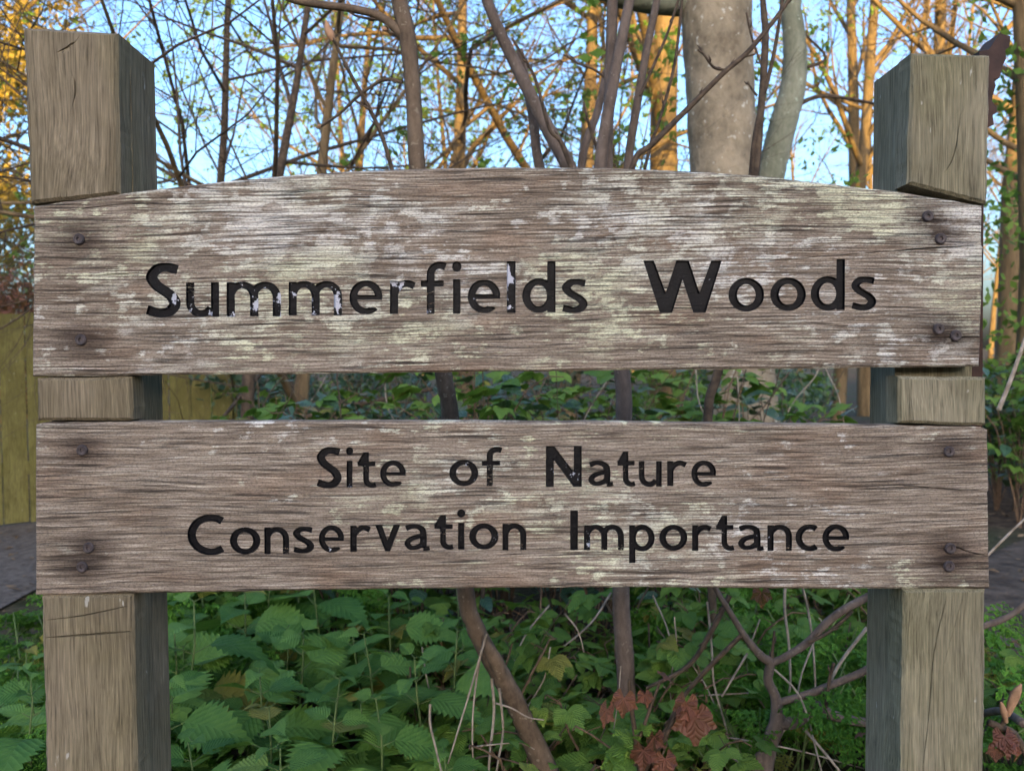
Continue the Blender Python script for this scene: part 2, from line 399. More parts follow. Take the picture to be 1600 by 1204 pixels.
TXT = {0: [('S', 228, 282.5, 411, 496, 0), ('u', 291, 342.5, 441, 495, 2), ('m', 354, 439, 440, 494.5, 1), ('m', 451, 534.5, 439, 493, 2), ('e', 546, 598, 438, 491, 0),
           ('r', 609, 649.5, 437.5, 490.5, 1), ('f', 657.5, 698, 409, 490.5, 2), ('i', 706.5, 721, 408, 490, 0), ('e', 731, 782, 437, 489, 0), ('l', 792, 805.5, 408, 489, 1),
           ('d', 816, 868, 408, 489, 0), ('s', 878, 918, 435.5, 489, 0), ('W', 1005, 1128, 407, 488.6, 0), ('o', 1138, 1194, 434, 487, 0), ('o', 1203.4, 1259, 433.6, 486, 0),
           ('d', 1266.6, 1320, 405, 485.5, 0), ('s', 1330, 1369, 432, 485, 0)],
       1: [('S', 495, 534, 698, 762.5, 0), ('i', 540.6, 552, 698, 760.6, 0), ('t', 558, 588.4, 706, 761.6, 0), ('e', 594, 634.4, 719, 760, 0), ('o', 702, 747.5, 718, 759, 0), ('f', 753, 785, 697.5, 759, 0),
           ('N', 853, 909, 696.5, 760, 0), ('a', 919, 959, 719, 760, 0), ('t', 964, 993, 705, 760, 0), ('u', 998, 1034, 720, 760, 0), ('r', 1042, 1073.5, 719, 759, 0), ('e', 1080, 1119, 719, 760, 0),
           ('C', 293, 350.6, 803, 867, 0), ('o', 359, 407, 823, 865.6, 0), ('n', 413, 452, 822.5, 865, 0), ('s', 458, 491, 822, 864, 0), ('e', 498.4, 538, 820, 862.5, 0), ('r', 547, 580, 820, 861.6, 0),
           ('v', 586, 625.6, 819.4, 860.6, 0), ('a', 632, 672.5, 818, 860, 0), ('t', 678, 709, 804, 858.4, 0), ('i', 714.5, 727, 795, 858, 0), ('o', 733, 779, 817, 858, 0), ('n', 785, 822.5, 817, 859, 0),
           ('I', 891, 903, 797, 859, 0), ('m', 912.5, 975, 819, 859, 0), ('p', 983, 1023, 819, 879, 0), ('o', 1030, 1074, 819, 860, 0), ('r', 1081, 1112, 819, 860, 0), ('t', 1118, 1147.5, 805, 860, 0),
           ('a', 1153, 1194, 819, 860, 0), ('n', 1199, 1237.5, 819, 860, 0), ('c', 1243, 1278, 818.5, 860.5, 0), ('e', 1285, 1327, 818.5, 861, 0)]}

def poly_sd(pts, poly):
    A = np.array(poly, float); B = np.roll(A, -1, 0); e = B - A
    d = pts[:, None, :] - A[None]; ll = (e ** 2).sum(1) + 1e-18
    t = np.clip((d * e[None]).sum(2) / ll, 0, 1)
    dist = np.sqrt(((d - e[None] * t[..., None]) ** 2).sum(2)).min(1)
    up = (A[None, :, 1] <= pts[:, None, 1]) & (B[None, :, 1] > pts[:, None, 1])
    dn = (A[None, :, 1] > pts[:, None, 1]) & (B[None, :, 1] <= pts[:, None, 1])
    cross = e[None, :, 0] * d[..., 1] - e[None, :, 1] * d[..., 0]
    wind = (up & (cross > 0)).sum(1) - (dn & (cross < 0)).sum(1)
    return np.where(wind != 0, -dist, dist)
def stroke_sd(pts, poly):
    A = np.array(poly, float); n = len(A) // 2; Lf, Rt = A[:n], A[n:][::-1]
    C = (Lf + Rt) / 2; H = np.linalg.norm(Lf - Rt, axis=1) / 2
    a, b = C[:-1], C[1:]; e = b - a; ln = np.sqrt((e ** 2).sum(1)) + 1e-12; u = e / ln[:, None]
    d = pts[:, None, :] - a[None]; al = (d * u[None]).sum(2); lat = np.abs(d[..., 0] * u[None, :, 1] - d[..., 1] * u[None, :, 0])
    t = np.clip(al / ln, 0, 1); over = al - t * ln
    hw = H[:-1] + (H[1:] - H[:-1]) * t
    sd = np.sqrt(lat ** 2 + over ** 2) - hw
    for k, sg in ((0, -1), (n - 2, 1)):                 # flat ends
        o = over[:, k] * sg; sd[:, k] = np.where(o > 0, np.maximum(lat[:, k] - hw[:, k], o), sd[:, k])
        # inside, the end itself is an edge too
    r = sd.min(1)
    for p, q in ((C[0], C[0] - C[1]), (C[-1], C[-1] - C[-2])):
        q = q / np.linalg.norm(q); near = np.linalg.norm(pts - p, axis=1) < 1.3 * H.max(); al2 = ((pts - p) * q).sum(1)
        r = np.where(near, np.maximum(r, al2), r)
    return r
def glyph_sd(pts, parts):
    r = np.full(len(pts), 9.0)
    for op, pl in parts:
        s = stroke_sd(pts, pl) if isinstance(pl, Stroke) else poly_sd(pts, pl); r = np.minimum(r, s) if op == '+' else np.maximum(r, -s)
    return r
def fit_glyph(ch, x0, x1, y0, y1):
    parts = G[ch]; allp = np.concatenate([np.array(p) for op, p in parts if op == '+'])
    lo, hi = allp.min(0), allp.max(0)
    out = []
    for op, pl in parts:
        q = type(pl)()
        for x, y in pl:
            u = (x - lo[0]) / (hi[0] - lo[0]); v = (y - lo[1]) / (hi[1] - lo[1])
            q.append(bp(x0 + u * (x1 - x0), y1 + v * (y0 - y1)))
        out.append((op, q))
    return out
def contour(sd, lo, hi, h, level):
    nxg = int((hi[0] - lo[0]) / h) + 1; nyg = int((hi[1] - lo[1]) / h) + 1
    gx = lo[0] + np.arange(nxg) * h; gy = lo[1] + np.arange(nyg) * h
    X, Y = np.meshgrid(gx, gy); S = (sd(np.stack([X.ravel(), Y.ravel()], 1)) - level).reshape(nyg, nxg)
    S[np.abs(S) < h * .06] = h * .06
    pts, idx, segs = [], {}, []
    def ev(j0, i0, j1, i1):
        k = (j0, i0, j1, i1)
        if k not in idx:
            a, b = S[j0, i0], S[j1, i1]; t = a / (a - b)
            idx[k] = len(pts); pts.append((gx[i0] + (gx[i1] - gx[i0]) * t, gy[j0] + (gy[j1] - gy[j0]) * t))
        return idx[k]
    neg = S < 0
    mixed = neg[:-1, :-1].astype(int) + neg[1:, :-1] + neg[:-1, 1:] + neg[1:, 1:]
    for j, i in zip(*np.where((mixed > 0) & (mixed < 4))):
        c = (neg[j, i], neg[j, i + 1], neg[j + 1, i + 1], neg[j + 1, i])
        es = []
        if c[0] != c[1]: es.append(ev(j, i, j, i + 1))
        if c[1] != c[2]: es.append(ev(j, i + 1, j + 1, i + 1))
        if c[3] != c[2]: es.append(ev(j + 1, i, j + 1, i + 1))
        if c[0] != c[3]: es.append(ev(j, i, j + 1, i))
        if len(es) == 2: segs.append(tuple(es))
        elif len(es) == 4: segs += [(es[0], es[1]), (es[2], es[3])]
    return pts, segs

def relief(x, z, seed):
    return .0011 * mnoise.noise((x * 5, z * 22, seed)) + .0004 * mnoise.noise((x * 30, z * 160, seed))

def carve_panel(outline, cracks, glyphs, front, thick, seed, bevel=.003, grid=.012, rough=.0007):
    """front face of a plank (x, z outline) with carved letters and cracks; returns body and letter meshes' data"""
    # ragged outline
    O = []
    n = len(outline)
    for i in range(n):
        a = np.array(outline[i]); b = np.array(outline[(i + 1) % n]); L = np.linalg.norm(b - a); k = max(1, int(L / .008)); nn = np.array([-(b - a)[1], (b - a)[0]]) / L
        for q in range(k):
            p = a + (b - a) * q / k
            w = 0 if q == 0 else rough * (1.2 * mnoise.noise((p[0] * 14, p[1] * 14, seed)) + mnoise.noise((p[0] * 90, p[1] * 90, seed)))
            O.append(p + nn * w)
    O = np.array(O); n = len(O)
    d = np.roll(O, -1, 0) - np.roll(O, 1, 0); d /= np.linalg.norm(d, axis=1)[:, None]
    area = (O[:, 0] * np.roll(O[:, 1], -1) - np.roll(O[:, 0], -1) * O[:, 1]).sum()
    inn = np.stack([-d[:, 1], d[:, 0]], 1) * (1 if area > 0 else -1)
    I = O + inn * bevel
    P, E, dep, lid = [], [], [], []
    def addp(p, de): P.append(Vector((float(p[0]), float(p[1])))); dep.append(de); return len(P) - 1
    ii = [addp(p, 0) for p in I]; E += [(ii[k], ii[(k + 1) % n]) for k in range(n)]
    sds = []
    boxes = []
    for parts in glyphs:
        allp = np.concatenate([np.array(p) for o_, p in parts if o_ == '+']); lo, hi = allp.min(0) - .004, allp.max(0) + .004
        f = (lambda prt: (lambda q: glyph_sd(q, prt)))(parts); sds.append((f, lo, hi))
        for lev, de in ((0.0, 0.0), (-.0013, .0045)):
            pts, segs = contour(f, lo, hi, .00095, lev)
            b = len(P)
            for p in pts: addp(p, de)
            E += [(b + s0, b + s1) for s0, s1 in segs]
    for cl, w, de in cracks:
        cl = [np.array(bp(*c)) for c in cl]; cl = [np.array(q) for q in smooth_path(cl, 5)]
        m = len(cl); ids = []
        for k, c in enumerate(cl):
            t = cl[min(k + 1, m - 1)] - cl[max(k - 1, 0)]; t /= np.linalg.norm(t); nn = np.array([-t[1], t[0]])
            c = c + nn * .0006 * mnoise.noise((c[0] * 120, c[1] * 120, 3))
            ww = w * (.25 + .75 * min(1, k / 3) * min(1, (m - 1 - k) / 3)) * (1 + .5 * mnoise.noise((c[0] * 70, 1, seed)))
            ids.append((addp(c + nn * ww / 2, 0), addp(c, de), addp(c - nn * ww / 2, 0)))
        for k in range(m - 1):
            for q in range(3): E.append((ids[k][q], ids[k + 1][q]))
    # inner grid
    lo, hi = I.min(0), I.max(0)
    gx = np.arange(lo[0] + grid, hi[0] - grid / 2, grid); gy = np.arange(lo[1] + grid, hi[1] - grid / 2, grid)
    X, Y = np.meshgrid(gx, gy); Q = np.stack([X.ravel(), Y.ravel()], 1)
    keep = poly_sd(Q, I) < -grid * .4
    for f, l0, h0 in sds:
        inb = (Q[:, 0] > l0[0]) & (Q[:, 0] < h0[0]) & (Q[:, 1] > l0[1]) & (Q[:, 1] < h0[1])
        if inb.any():
            idx = np.where(inb)[0]; s = f(Q[idx]); keep[idx[s < .003]] = False
    cp = np.array([[p.x, p.y] for p, d_ in zip(P, dep) if d_ > .0046]) if cracks else None
    if cp is not None and len(cp):
        dd = np.sqrt(((Q[:, None] - cp[None]) ** 2).sum(2)).min(1); keep &= dd > .005
    for p in Q[keep]: addp(p, 0)
    vo, eo, fo, ov, oe, of = delaunay_2d_cdt(P, E, [], 1, 1e-7)
    dv = []
    for src in ov: dv.append(max([dep[s] for s in src] or [0]))
    vo = [(v.x, v.y) for v in vo]
    cen = np.array([np.mean([vo[i] for i in f], axis=0) for f in fo])
    own = np.full(len(fo), -1)
    for k, (f, l0, h0) in enumerate(sds):
        inb = np.where((cen[:, 0] > l0[0]) & (cen[:, 0] < h0[0]) & (cen[:, 1] > l0[1]) & (cen[:, 1] < h0[1]))[0]
        if len(inb): own[inb[f(cen[inb]) < 0]] = k
    inside = poly_sd(cen, I) < 1e-6
    pos = [Vector((x, front + dv[i] - relief(x, z, seed), z)) for i, (x, z) in enumerate(vo)]
    def sub(sel):
        m = {}; V, F = [], []
        for fi in sel:
            f = fo[fi]; q = []
            for i in f:
                if i not in m: m[i] = len(V); V.append(pos[i])
                q.append(m[i])
            a, b_, c = V[q[0]], V[q[1]], V[q[2]]
            if (b_ - a).cross(c - a).y > 0: q = q[::-1]
            F.append(tuple(q))
        return V, F
    Vb, Fb = sub(np.where((own < 0) & inside)[0])
    # bevel, sides and back
    b = len(Vb)
    for p in I: Vb.append(Vector((p[0], front - relief(p[0], p[1], seed), p[1])))
    for p in O: Vb.append(Vector((p[0], front + bevel, p[1])))
    for p in O: Vb.append(Vector((p[0], front + thick, p[1])))
    for r in range(2):
        for k in range(n):
            k2 = (k + 1) % n; q = (b + r * n + k, b + r * n + k2, b + (r + 1) * n + k2, b + (r + 1) * n + k)
            Fb.append(q if area > 0 else q[::-1])
    Fb.append(tuple(b + 2 * n + k for k in (range(n - 1, -1, -1) if area > 0 else range(n)))[::1])
    return Vb, Fb, [sub(np.where(own == k)[0]) for k in range(len(sds))]

basep = at(800, 564, BD + .06); sign = empty('wooden_sign', (basep.x, BD + .06, 0), 'weathered timber sign of two carved boards between two square posts', 'sign')
SL = sign.location
screw_me = None
def make_screw():
    V, F = [], []; n = 14
    for r, y in ((.0078, .002), (.0078, -.0022), (.0062, -.0036), (.0030, -.0030), (.0022, -.0010)):
        for k in range(n): a = 2 * math.pi * k / n; V.append((r * math.cos(a), y, r * math.sin(a)))
    for i in range(4):
        for k in range(n): F.append((i * n + k, i * n + (k + 1) % n, (i + 1) * n + (k + 1) % n, (i + 1) * n + k))
    F.append(tuple(4 * n + k for k in range(n)))
    return mesh('screw', V, F, M['screw'], smooth=False)
screw_me = make_screw()
OUT = [
 [(52, 322), (140, 309), (240, 296), (350, 283), (470, 272), (560, 267), (650, 263.5), (800, 261), (950, 262), (1100, 268), (1200, 276), (1300, 287), (1400, 299), (1535, 321), (1535, 383), (1537, 386), (1531, 572), (1200, 576), (800, 580), (400, 584.5), (50, 588)],
 [(55, 663), (66, 660), (300, 658.5), (700, 658), (1000, 660), (1200, 662), (1400, 664.5), (1534, 667), (1544, 671), (1546, 766), (1544, 769), (1547, 919), (1300, 920), (1000, 917.5), (800, 918), (500, 921.5), (260, 926), (54, 930)]]
CRK = [
 [([(1132, 417), (1230, 405), (1330, 397), (1400, 391.5)], .0009, .006), ([(1392, 392), (1440, 388.5), (1534, 383.5)], .0020, .010), ([(150, 430), (180, 428), (212, 429)], .0016, .004), ([(390, 411), (405, 409)], .003, .004),
  ([(1493, 525), (1515, 526), (1529, 525)], .0014, .006), ([(440, 303), (520, 296), (600, 300)], .0014, .004), ([(1120, 283), (1200, 287)], .0012, .004), ([(90, 331), (180, 320), (260, 318)], .0013, .004)],
 [([(1400, 757), (1470, 763), (1544, 766.5)], .0020, .009), ([(1484, 850), (1515, 862), (1545, 868)], .0020, .008), ([(70, 884), (100, 886), (126, 885)], .0012, .004), ([(1275, 866), (1292, 864)], .003, .004),
  ([(1455, 883), (1540, 884)], .0012, .005), ([(400, 672), (520, 671), (640, 673)], .0012, .004), ([(60, 742), (110, 744)], .0010, .004), ([(1260, 797), (1300, 795)], .0025, .004)]]
SCR = [[(124, 374), (127, 531), (1449, 338), (1469, 373), (1466, 514), (1493, 524)], [(129, 703), (139, 855), (129, 885), (1482, 705), (1484, 856), (1482, 884)]]
LBL = ['arched upper board carved with the name of the woods', 'straight lower board carved with two lines of lettering']
M['board_a'] = wood_board('weathered_oak_lichen', .85, 3.1, math.radians(7), [(at(x, y, BD).x - SL.x, at(x, y, BD).z) for x, y in SCR[0]])
M['board_b'] = wood_board('weathered_oak_grey', -.35, 9.7, math.radians(2), [(at(x, y, BD).x - SL.x, at(x, y, BD).z) for x, y in SCR[1]])
for bi in range(2):
    outl = [bp(*q) for q in OUT[bi]][::-1]
    gl = [fit_glyph(c, x0, x1, y0, y1) for c, x0, x1, y0, y1, fl in TXT[bi]]
    Vb, Fb, letters = carve_panel(outl, CRK[bi], gl, BD, .036, 5.0 + bi * 11)
    bo = obj('board', mesh('board', [v - SL for v in Vb], Fb, M['board_a' if bi == 0 else 'board_b']), sign); bo['label'] = LBL[bi]
    for (c, x0, x1, y0, y1, fl), (Vl, Fl) in zip(TXT[bi], letters):
        lo = obj('letter', mesh('letter', [v - SL for v in Vl], Fl, M['paint_flake' if fl else 'paint']), bo)
    for q in SCR[bi]:
        p = at(q[0], q[1], BD); obj('screw', screw_me, bo, p - SL + Vector((0, -relief(p.x, p.z, 5 + bi * 11) * 0, 0)), (0, random.Random(q[0]).random() * 3, 0))

def make_post(spec, mat, front, cracks, label):
    """spec: blocks from top to bottom, each (xl, xr, top-left y, top-right y, bottom-left y, bottom-right y) in picture units on the front face"""
    V, F = [], []; depth = .120; notch = .040
    def q(px, py): p = at(px, py, front); return (p.x, p.z)
    def slab(x0, x1, zt, zb, y0, y1):
        b = len(V)
        for y in (y0, y1):
            V.extend([Vector((x0[0], y, zb[0])), Vector((x1[0], y, zb[1])), Vector((x1[1], y, zt[1])), Vector((x0[1], y, zt[0]))])
        for f in ((4, 7, 6, 5), (0, 4, 5, 1), (1, 5, 6, 2), (2, 6, 7, 3), (3, 7, 4, 0)): F.append(tuple(b + k for k in f))
    blocks = []
    for (lt, rt, rb, lb) in spec:
        o2 = [q(*lb), q(*rb), q(*rt), q(*lt)]
        Vb, Fb, _ = carve_panel(o2, [c for c in cracks if lt[1] - 5 < c[0][0][1] < lb[1] + 60], [], front, notch, 2.0 + lt[1], .0042, .02, .0012)
        b = len(V); V.extend(Vb); F.extend(tuple(b + k for k in f) for f in Fb)
        blocks.append(o2)
    top, bot = blocks[0], blocks[-1]
    b = len(V)
    y0, y1 = front + notch - .001, front + depth
    rows = [(top[3], top[2]), (bot[0], bot[1])]
    e = .0006
    pts = [(top[3][0] + e, top[3][1] - e), (top[2][0] - e, top[2][1] - e), (bot[1][0] - e, bot[1][1]), (bot[0][0] + e, bot[0][1])]
    for y in (y0, y1):
        for x, z in pts: V.append(Vector((x, y, z)))
    for f in ((0, 3, 2, 1), (4, 5, 6, 7), (0, 1, 5, 4), (1, 2, 6, 5), (2, 3, 7, 6), (3, 0, 4, 7)): F.append(tuple(b + k for k in f[::-1]))
    o = obj('post', mesh('post', [v - SL for v in V], F, mat), sign); o['label'] = label
def foot(px, px2): return (px, 1800), (px2, 1800)
make_post([((35, 42), (183, 51), (187, 303), (47, 318)), ((56, 590), (205, 588), (206, 655.5), (57, 658)), ((64, 930), (207, 928), (228, 1830), (86, 1830))], M['post_l'], BD + .001,
          [([(68, 969), (130, 961), (204, 945)], .0018, .008), ([(69, 996), (140, 991), (204, 986)], .0030, .012), ([(115, 122), (117, 140), (114, 160)], .003, .006), ([(108, 70), (116, 66)], .004, .004)], 'brown timber post with level saw cuts below the lower board')
make_post([((1425, 82), (1548, 86), (1543, 318), (1418, 287)), ((1404, 588), (1542, 589), (1542, 664), (1404, 661)), ((1412, 921), (1541, 921), (1532, 1830), (1400, 1830))], M['post_r'], BD - .002,
          [([(1500, 180), (1490, 240), (1477, 268)], .0014, .006), ([(1478, 930), (1458, 1020), (1450, 1120), (1440, 1200)], .0013, .007), ([(1505, 925), (1470, 1050)], .0009, .005)], 'grey green timber post with pale lichen flecks')

# ================================================================== THINGS BEHIND THE SIGN
def prism(px, Y0, Y1, mat, name, parent):
    """outline given on the plane Y0, with real thickness to Y1"""
    f = [at(x, y, Y0) for x, y in px]; n = len(f); L = parent.location
    V = [p - L for p in f] + [Vector((p.x, Y1, p.z)) - L for p in f]
    F = [tuple(range(n)), tuple(range(2 * n - 1, n - 1, -1))] + [(k, k + n, (k + 1) % n + n, (k + 1) % n) for k in range(n)]
    return obj(name, mesh(name, V, F, mat), parent)
nb = empty('notice_post', Vector((at(1515, 600, 1.48).x, 1.48, 0)), 'dark brown stained post with scrolled bracket rising behind the right sign post', 'post')
prism([(1500, 120), (1538, 120), (1530, 1560), (1482, 1560)], 1.45, 1.51, M['dark_wood'], 'shaft', nb)
prism([(1530, 80), (1545, 78), (1562, 52), (1579, 57), (1577, 74), (1571, 78), (1572, 92), (1566, 104), (1562, 122), (1553, 124), (1556, 134), (1551, 150), (1550, 158), (1558, 168), (1557, 177), (1551, 179), (1553, 195), (1530, 205)], 1.455, 1.505, M['dark_wood'], 'bracket', nb)

def wpath(P, n=5):
    """P: (px, py, distance, width in picture units) -> points and radii"""
    pts = [(*at(x, y, Z), w / 2 / FPX * Z) for x, y, Z, w in P]
    q = smooth_path(pts, n)
    return [Vector(p[:3]) for p in q], [max(p[3], .0006) for p in q]
def knobby(r, amt, seed): return [x * (1 + amt * mnoise.noise((i * .9, seed, 0))) for i, x in enumerate(r)]
def buds_on(tb, pts, rng, every=5, size=.008):
    for i in range(2, len(pts) - 1, every):
        d = (pts[i + 1] - pts[i]).normalized(); o = Vector((rng.uniform(-1, 1), rng.uniform(-1, 1), rng.uniform(-.2, 1))); o = (o - d * o.dot(d)).normalized()
        a = pts[i]; b = a + o * size * .6 + d * size * .5; c = a + o * size + d * size * 1.6
        tb.tube([a, b, c], [size * .18, size * .3, size * .05], 4)
def sapling(name, label, stems, mat, twigs=(), cat='sapling', sides=10, budsize=.01, group=None):
    base = at(*stems[0][0][:3]); base.z = gz(base.x, base.y)
    t = empty(name, base, label, cat, group); rng = random.Random(label)
    for k, st in enumerate(stems):
        tb = TB(); p, r = wpath(st); tb.tube(p, knobby(r, .10, k), sides); tb.build('trunk' if k == 0 else 'branch', mat, t)
    for k, st in enumerate(twigs):
        tb = TB(); p, r = wpath(st, 6); tb.tube(p, r, 5); buds_on(tb, p, rng, 6, budsize); tb.build('twig', M['twig'], t)
    return t
Z = 1.72
sapA = sapling('sapling', 'brown sapling with a cracked elbow near the ground and one limb arching off high up',
    [[(905, 1420, Z, 44), (870, 1250, Z, 40), (818, 1125, Z, 33), (788, 1065, Z, 32), (760, 1015, Z, 30), (741, 975, Z, 28), (727, 920, Z, 28), (704, 655, Z, 27), (694, 590, Z, 27), (668, 420, Z, 27), (652, 265, Z, 26), (646, 150, Z, 24), (637, 60, Z, 26), (628, 20, Z, 26), (610, -60, Z, 24), (560, -260, Z, 18)],
     [(633, 62, Z, 16), (618, 44, Z, 15), (590, 24, Z, 13), (545, 13, Z, 12), (490, 6, Z, 12), (440, -8, Z, 11), (360, -60, Z, 9)],
     [(785, 1060, Z - .01, 20), (776, 1035, Z - .015, 24), (767, 1018, Z - .02, 20), (760, 1006, Z - .02, 15), (757, 990, Z - .02, 4)]], M['sapling'],
    [[(650, 400, Z, 7), (612, 262, Z, 7), (596, 210, Z, 7), (575, 165, Z, 6.5), (550, 120, Z, 6), (530, 80, Z, 5), (521, 62, Z, 4)],
     [(628, 130, Z, 6), (612, 124, Z, 6), (592, 128, Z, 5.5), (560, 150, Z, 5), (530, 178, Z, 4.5), (500, 198, Z, 4)],
     [(640, 35, Z, 5), (600, 32, Z, 4), (560, 26, Z, 4), (545, 18, Z, 3)], [(556, 158, Z, 4), (568, 165, Z, 3), (575, 170, Z, 3)], [(632, 52, Z, 5), (612, 52, Z, 4), (603, 46, Z, 5)]])
tb = TB()
for P in ([(521, 64, Z, 7), (517, 56, Z, 13), (513, 46, Z, 12), (509, 32, Z, 3)], [(502, 196, Z, 4), (498, 198, Z, 7), (494, 200, Z, 2)], [(605, 48, Z, 5), (600, 45, Z, 8), (596, 42, Z, 2)], [(549, 14, Z, 4), (545, 8, Z, 7), (542, 1, Z, 2)]):
    p, r = wpath(P); tb.tube(p, r, 7)
tb.build('bud', M['bud'], sapA)
Z = 1.95
sapB = sapling('sapling', 'many stemmed grey sapling whose bare stems fan out above the middle of the sign',
    [[(985, 1350, Z, 34), (978, 1060, Z, 30), (970, 920, Z, 28), (975, 655, Z, 27), (972, 580, Z, 26), (958, 420, Z, 22), (949, 262, Z, 18), (953, 120, Z, 17), (957, 0, Z, 17), (960, -250, Z, 14)],
     [(972, 560, Z, 24), (940, 380, Z + .04, 25), (893, 270, Z + .06, 24), (850, 190, Z + .08, 22), (800, 90, Z + .1, 19), (768, 20, Z + .1, 17), (740, -60, Z + .1, 15)],
     [(973, 575, Z, 20), (905, 420, Z + .1, 18), (846, 270, Z + .15, 16), (832, 180, Z + .15, 15), (812, 78, Z + .15, 11)],
     [(972, 560, Z, 18), (935, 380, Z - .03, 18), (938, 260, Z - .05, 20), (958, 130, Z - .05, 18), (978, 30, Z - .05, 16), (998, -80, Z - .05, 14)],
     [(974, 580, Z, 16), (976, 400, Z + .05, 15), (981, 262, Z + .08, 14), (996, 160, Z + .08, 13), (1012, 70, Z + .08, 12), (1028, -10, Z + .08, 11), (1040, -120, Z + .1, 8)],
     [(973, 570, Z, 14), (930, 420, Z + .2, 14), (908, 265, Z + .2, 13), (935, 170, Z + .2, 12), (946, 110, Z + .2, 8)]], M['sapling_grey'],
    [[(965, 420, Z - .1, 12), (988, 262, Z - .1, 10), (1020, 225, Z - .1, 10), (1075, 170, Z - .1, 9), (1130, 115, Z - .1, 8.5), (1168, 82, Z - .1, 8), (1215, 25, Z - .1, 7), (1260, -40, Z - .1, 5)],
     [(960, 520, Z, 8), (1008, 262, Z - .02, 5.5), (1030, 190, Z - .02, 5), (1052, 110, Z - .02, 5), (1062, 40, Z - .02, 4.5), (1068, -30, Z - .02, 4)],
     [(1135, 110, Z - .1, 5), (1115, 105, Z - .1, 4.5), (1100, 85, Z - .1, 4), (1090, 78, Z - .1, 3)], [(1138, 108, Z - .1, 5), (1155, 92, Z - .1, 4), (1180, 85, Z - .1, 3)],
     [(905, 300, Z, 9), (878, 225, Z, 7), (858, 200, Z, 6), (835, 120, Z, 5), (800, 60, Z, 4)], [(960, 300, Z, 7), (925, 210, Z, 5), (912, 160, Z, 4)], [(955, 130, Z, 4), (930, 110, Z, 3.5), (905, 100, Z, 3), (880, 85, Z, 2)],
     [(1000, 150, Z, 5), (1040, 60, Z, 4.5), (1060, 0, Z, 4), (1068, -30, Z, 3)]])
Z = 2.25
sapling('sapling', 'dark slender twin stemmed sapling standing in front of the thick beech trunk',
    [[(1125, 1230, Z, 18), (1118, 1080, Z, 15), (1112, 920, Z, 14), (1106, 655, Z, 15), (1122, 580, Z, 15), (1160, 400, Z, 14), (1180, 270, Z, 13), (1189, 170, Z, 11), (1196, 60, Z, 11), (1192, 0, Z, 9), (1186, -150, Z, 7)],
     [(1122, 580, Z, 12), (1172, 400, Z, 11), (1174, 275, Z, 9), (1184, 190, Z, 8), (1210, 80, Z, 6), (1228, -40, Z, 5)]], M['twig'],
    [[(1196, 120, Z, 4), (1175, 60, Z, 3.5), (1166, 20, Z, 3)], [(1183, 150, Z, 4), (1172, 135, Z, 3), (1168, 128, Z, 3)]])

# shrub with crooked branches right of the middle, in front of the greenery
Z = 1.75
sapling('crooked_shrub', 'crooked low bare shrub with forked brown limbs beside the right post',
    [[(1170, 1420, Z, 34), (1185, 1260, Z, 30), (1200, 1170, Z, 26), (1214, 1128, Z, 24), (1212, 1090, Z, 17), (1200, 1062, Z, 15), (1203, 1035, Z, 15), (1190, 1025, Z, 14), (1165, 995, Z, 11), (1140, 955, Z, 9), (1110, 905, Z, 8), (1080, 850, Z, 6)],
     [(1214, 1128, Z, 22), (1240, 1128, Z, 20), (1265, 1112, Z, 22), (1280, 1106, Z, 22), (1310, 1120, Z + .02, 16), (1350, 1128, Z + .05, 15), (1420, 1140, Z + .12, 12), (1500, 1125, Z + .15, 10), (1560, 1110, Z, 12), (1600, 1130, Z - .15, 14)],
     [(1204, 1036, Z, 12), (1230, 1024, Z, 12), (1262, 1003, Z, 13), (1300, 965, Z, 13), (1350, 935, Z, 13), (1420, 905, Z + .05, 10)],
     [(1212, 1098, Z, 12), (1260, 1085, Z, 13), (1310, 1065, Z, 12), (1350, 1048, Z, 12), (1420, 1010, Z, 11), (1560, 970, Z, 10), (1610, 935, Z, 10)],
     [(1200, 1165, Z, 16), (1180, 1204, Z, 20), (1172, 1300, Z, 22)]], M['sapling_grey'],
    [[(1262, 1003, Z - .01, 7), (1290, 990, Z - .01, 6), (1318, 968, Z - .01, 6), (1332, 954, Z - .01, 5)], [(1290, 1105, Z - .02, 6), (1296, 1060, Z - .02, 6), (1303, 1035, Z - .02, 6)],
     [(1205, 1035, Z, 6), (1207, 1015, Z, 5), (1210, 985, Z, 4)], [(1160, 990, Z, 8), (1100, 1050, Z, 8), (1060, 1100, Z, 6), (1020, 1180, Z, 5)], [(1140, 930, Z + .1, 9), (1112, 985, Z + .1, 9), (1075, 1040, Z + .1, 8), (1010, 1075, Z + .1, 6)]], 'shrub')

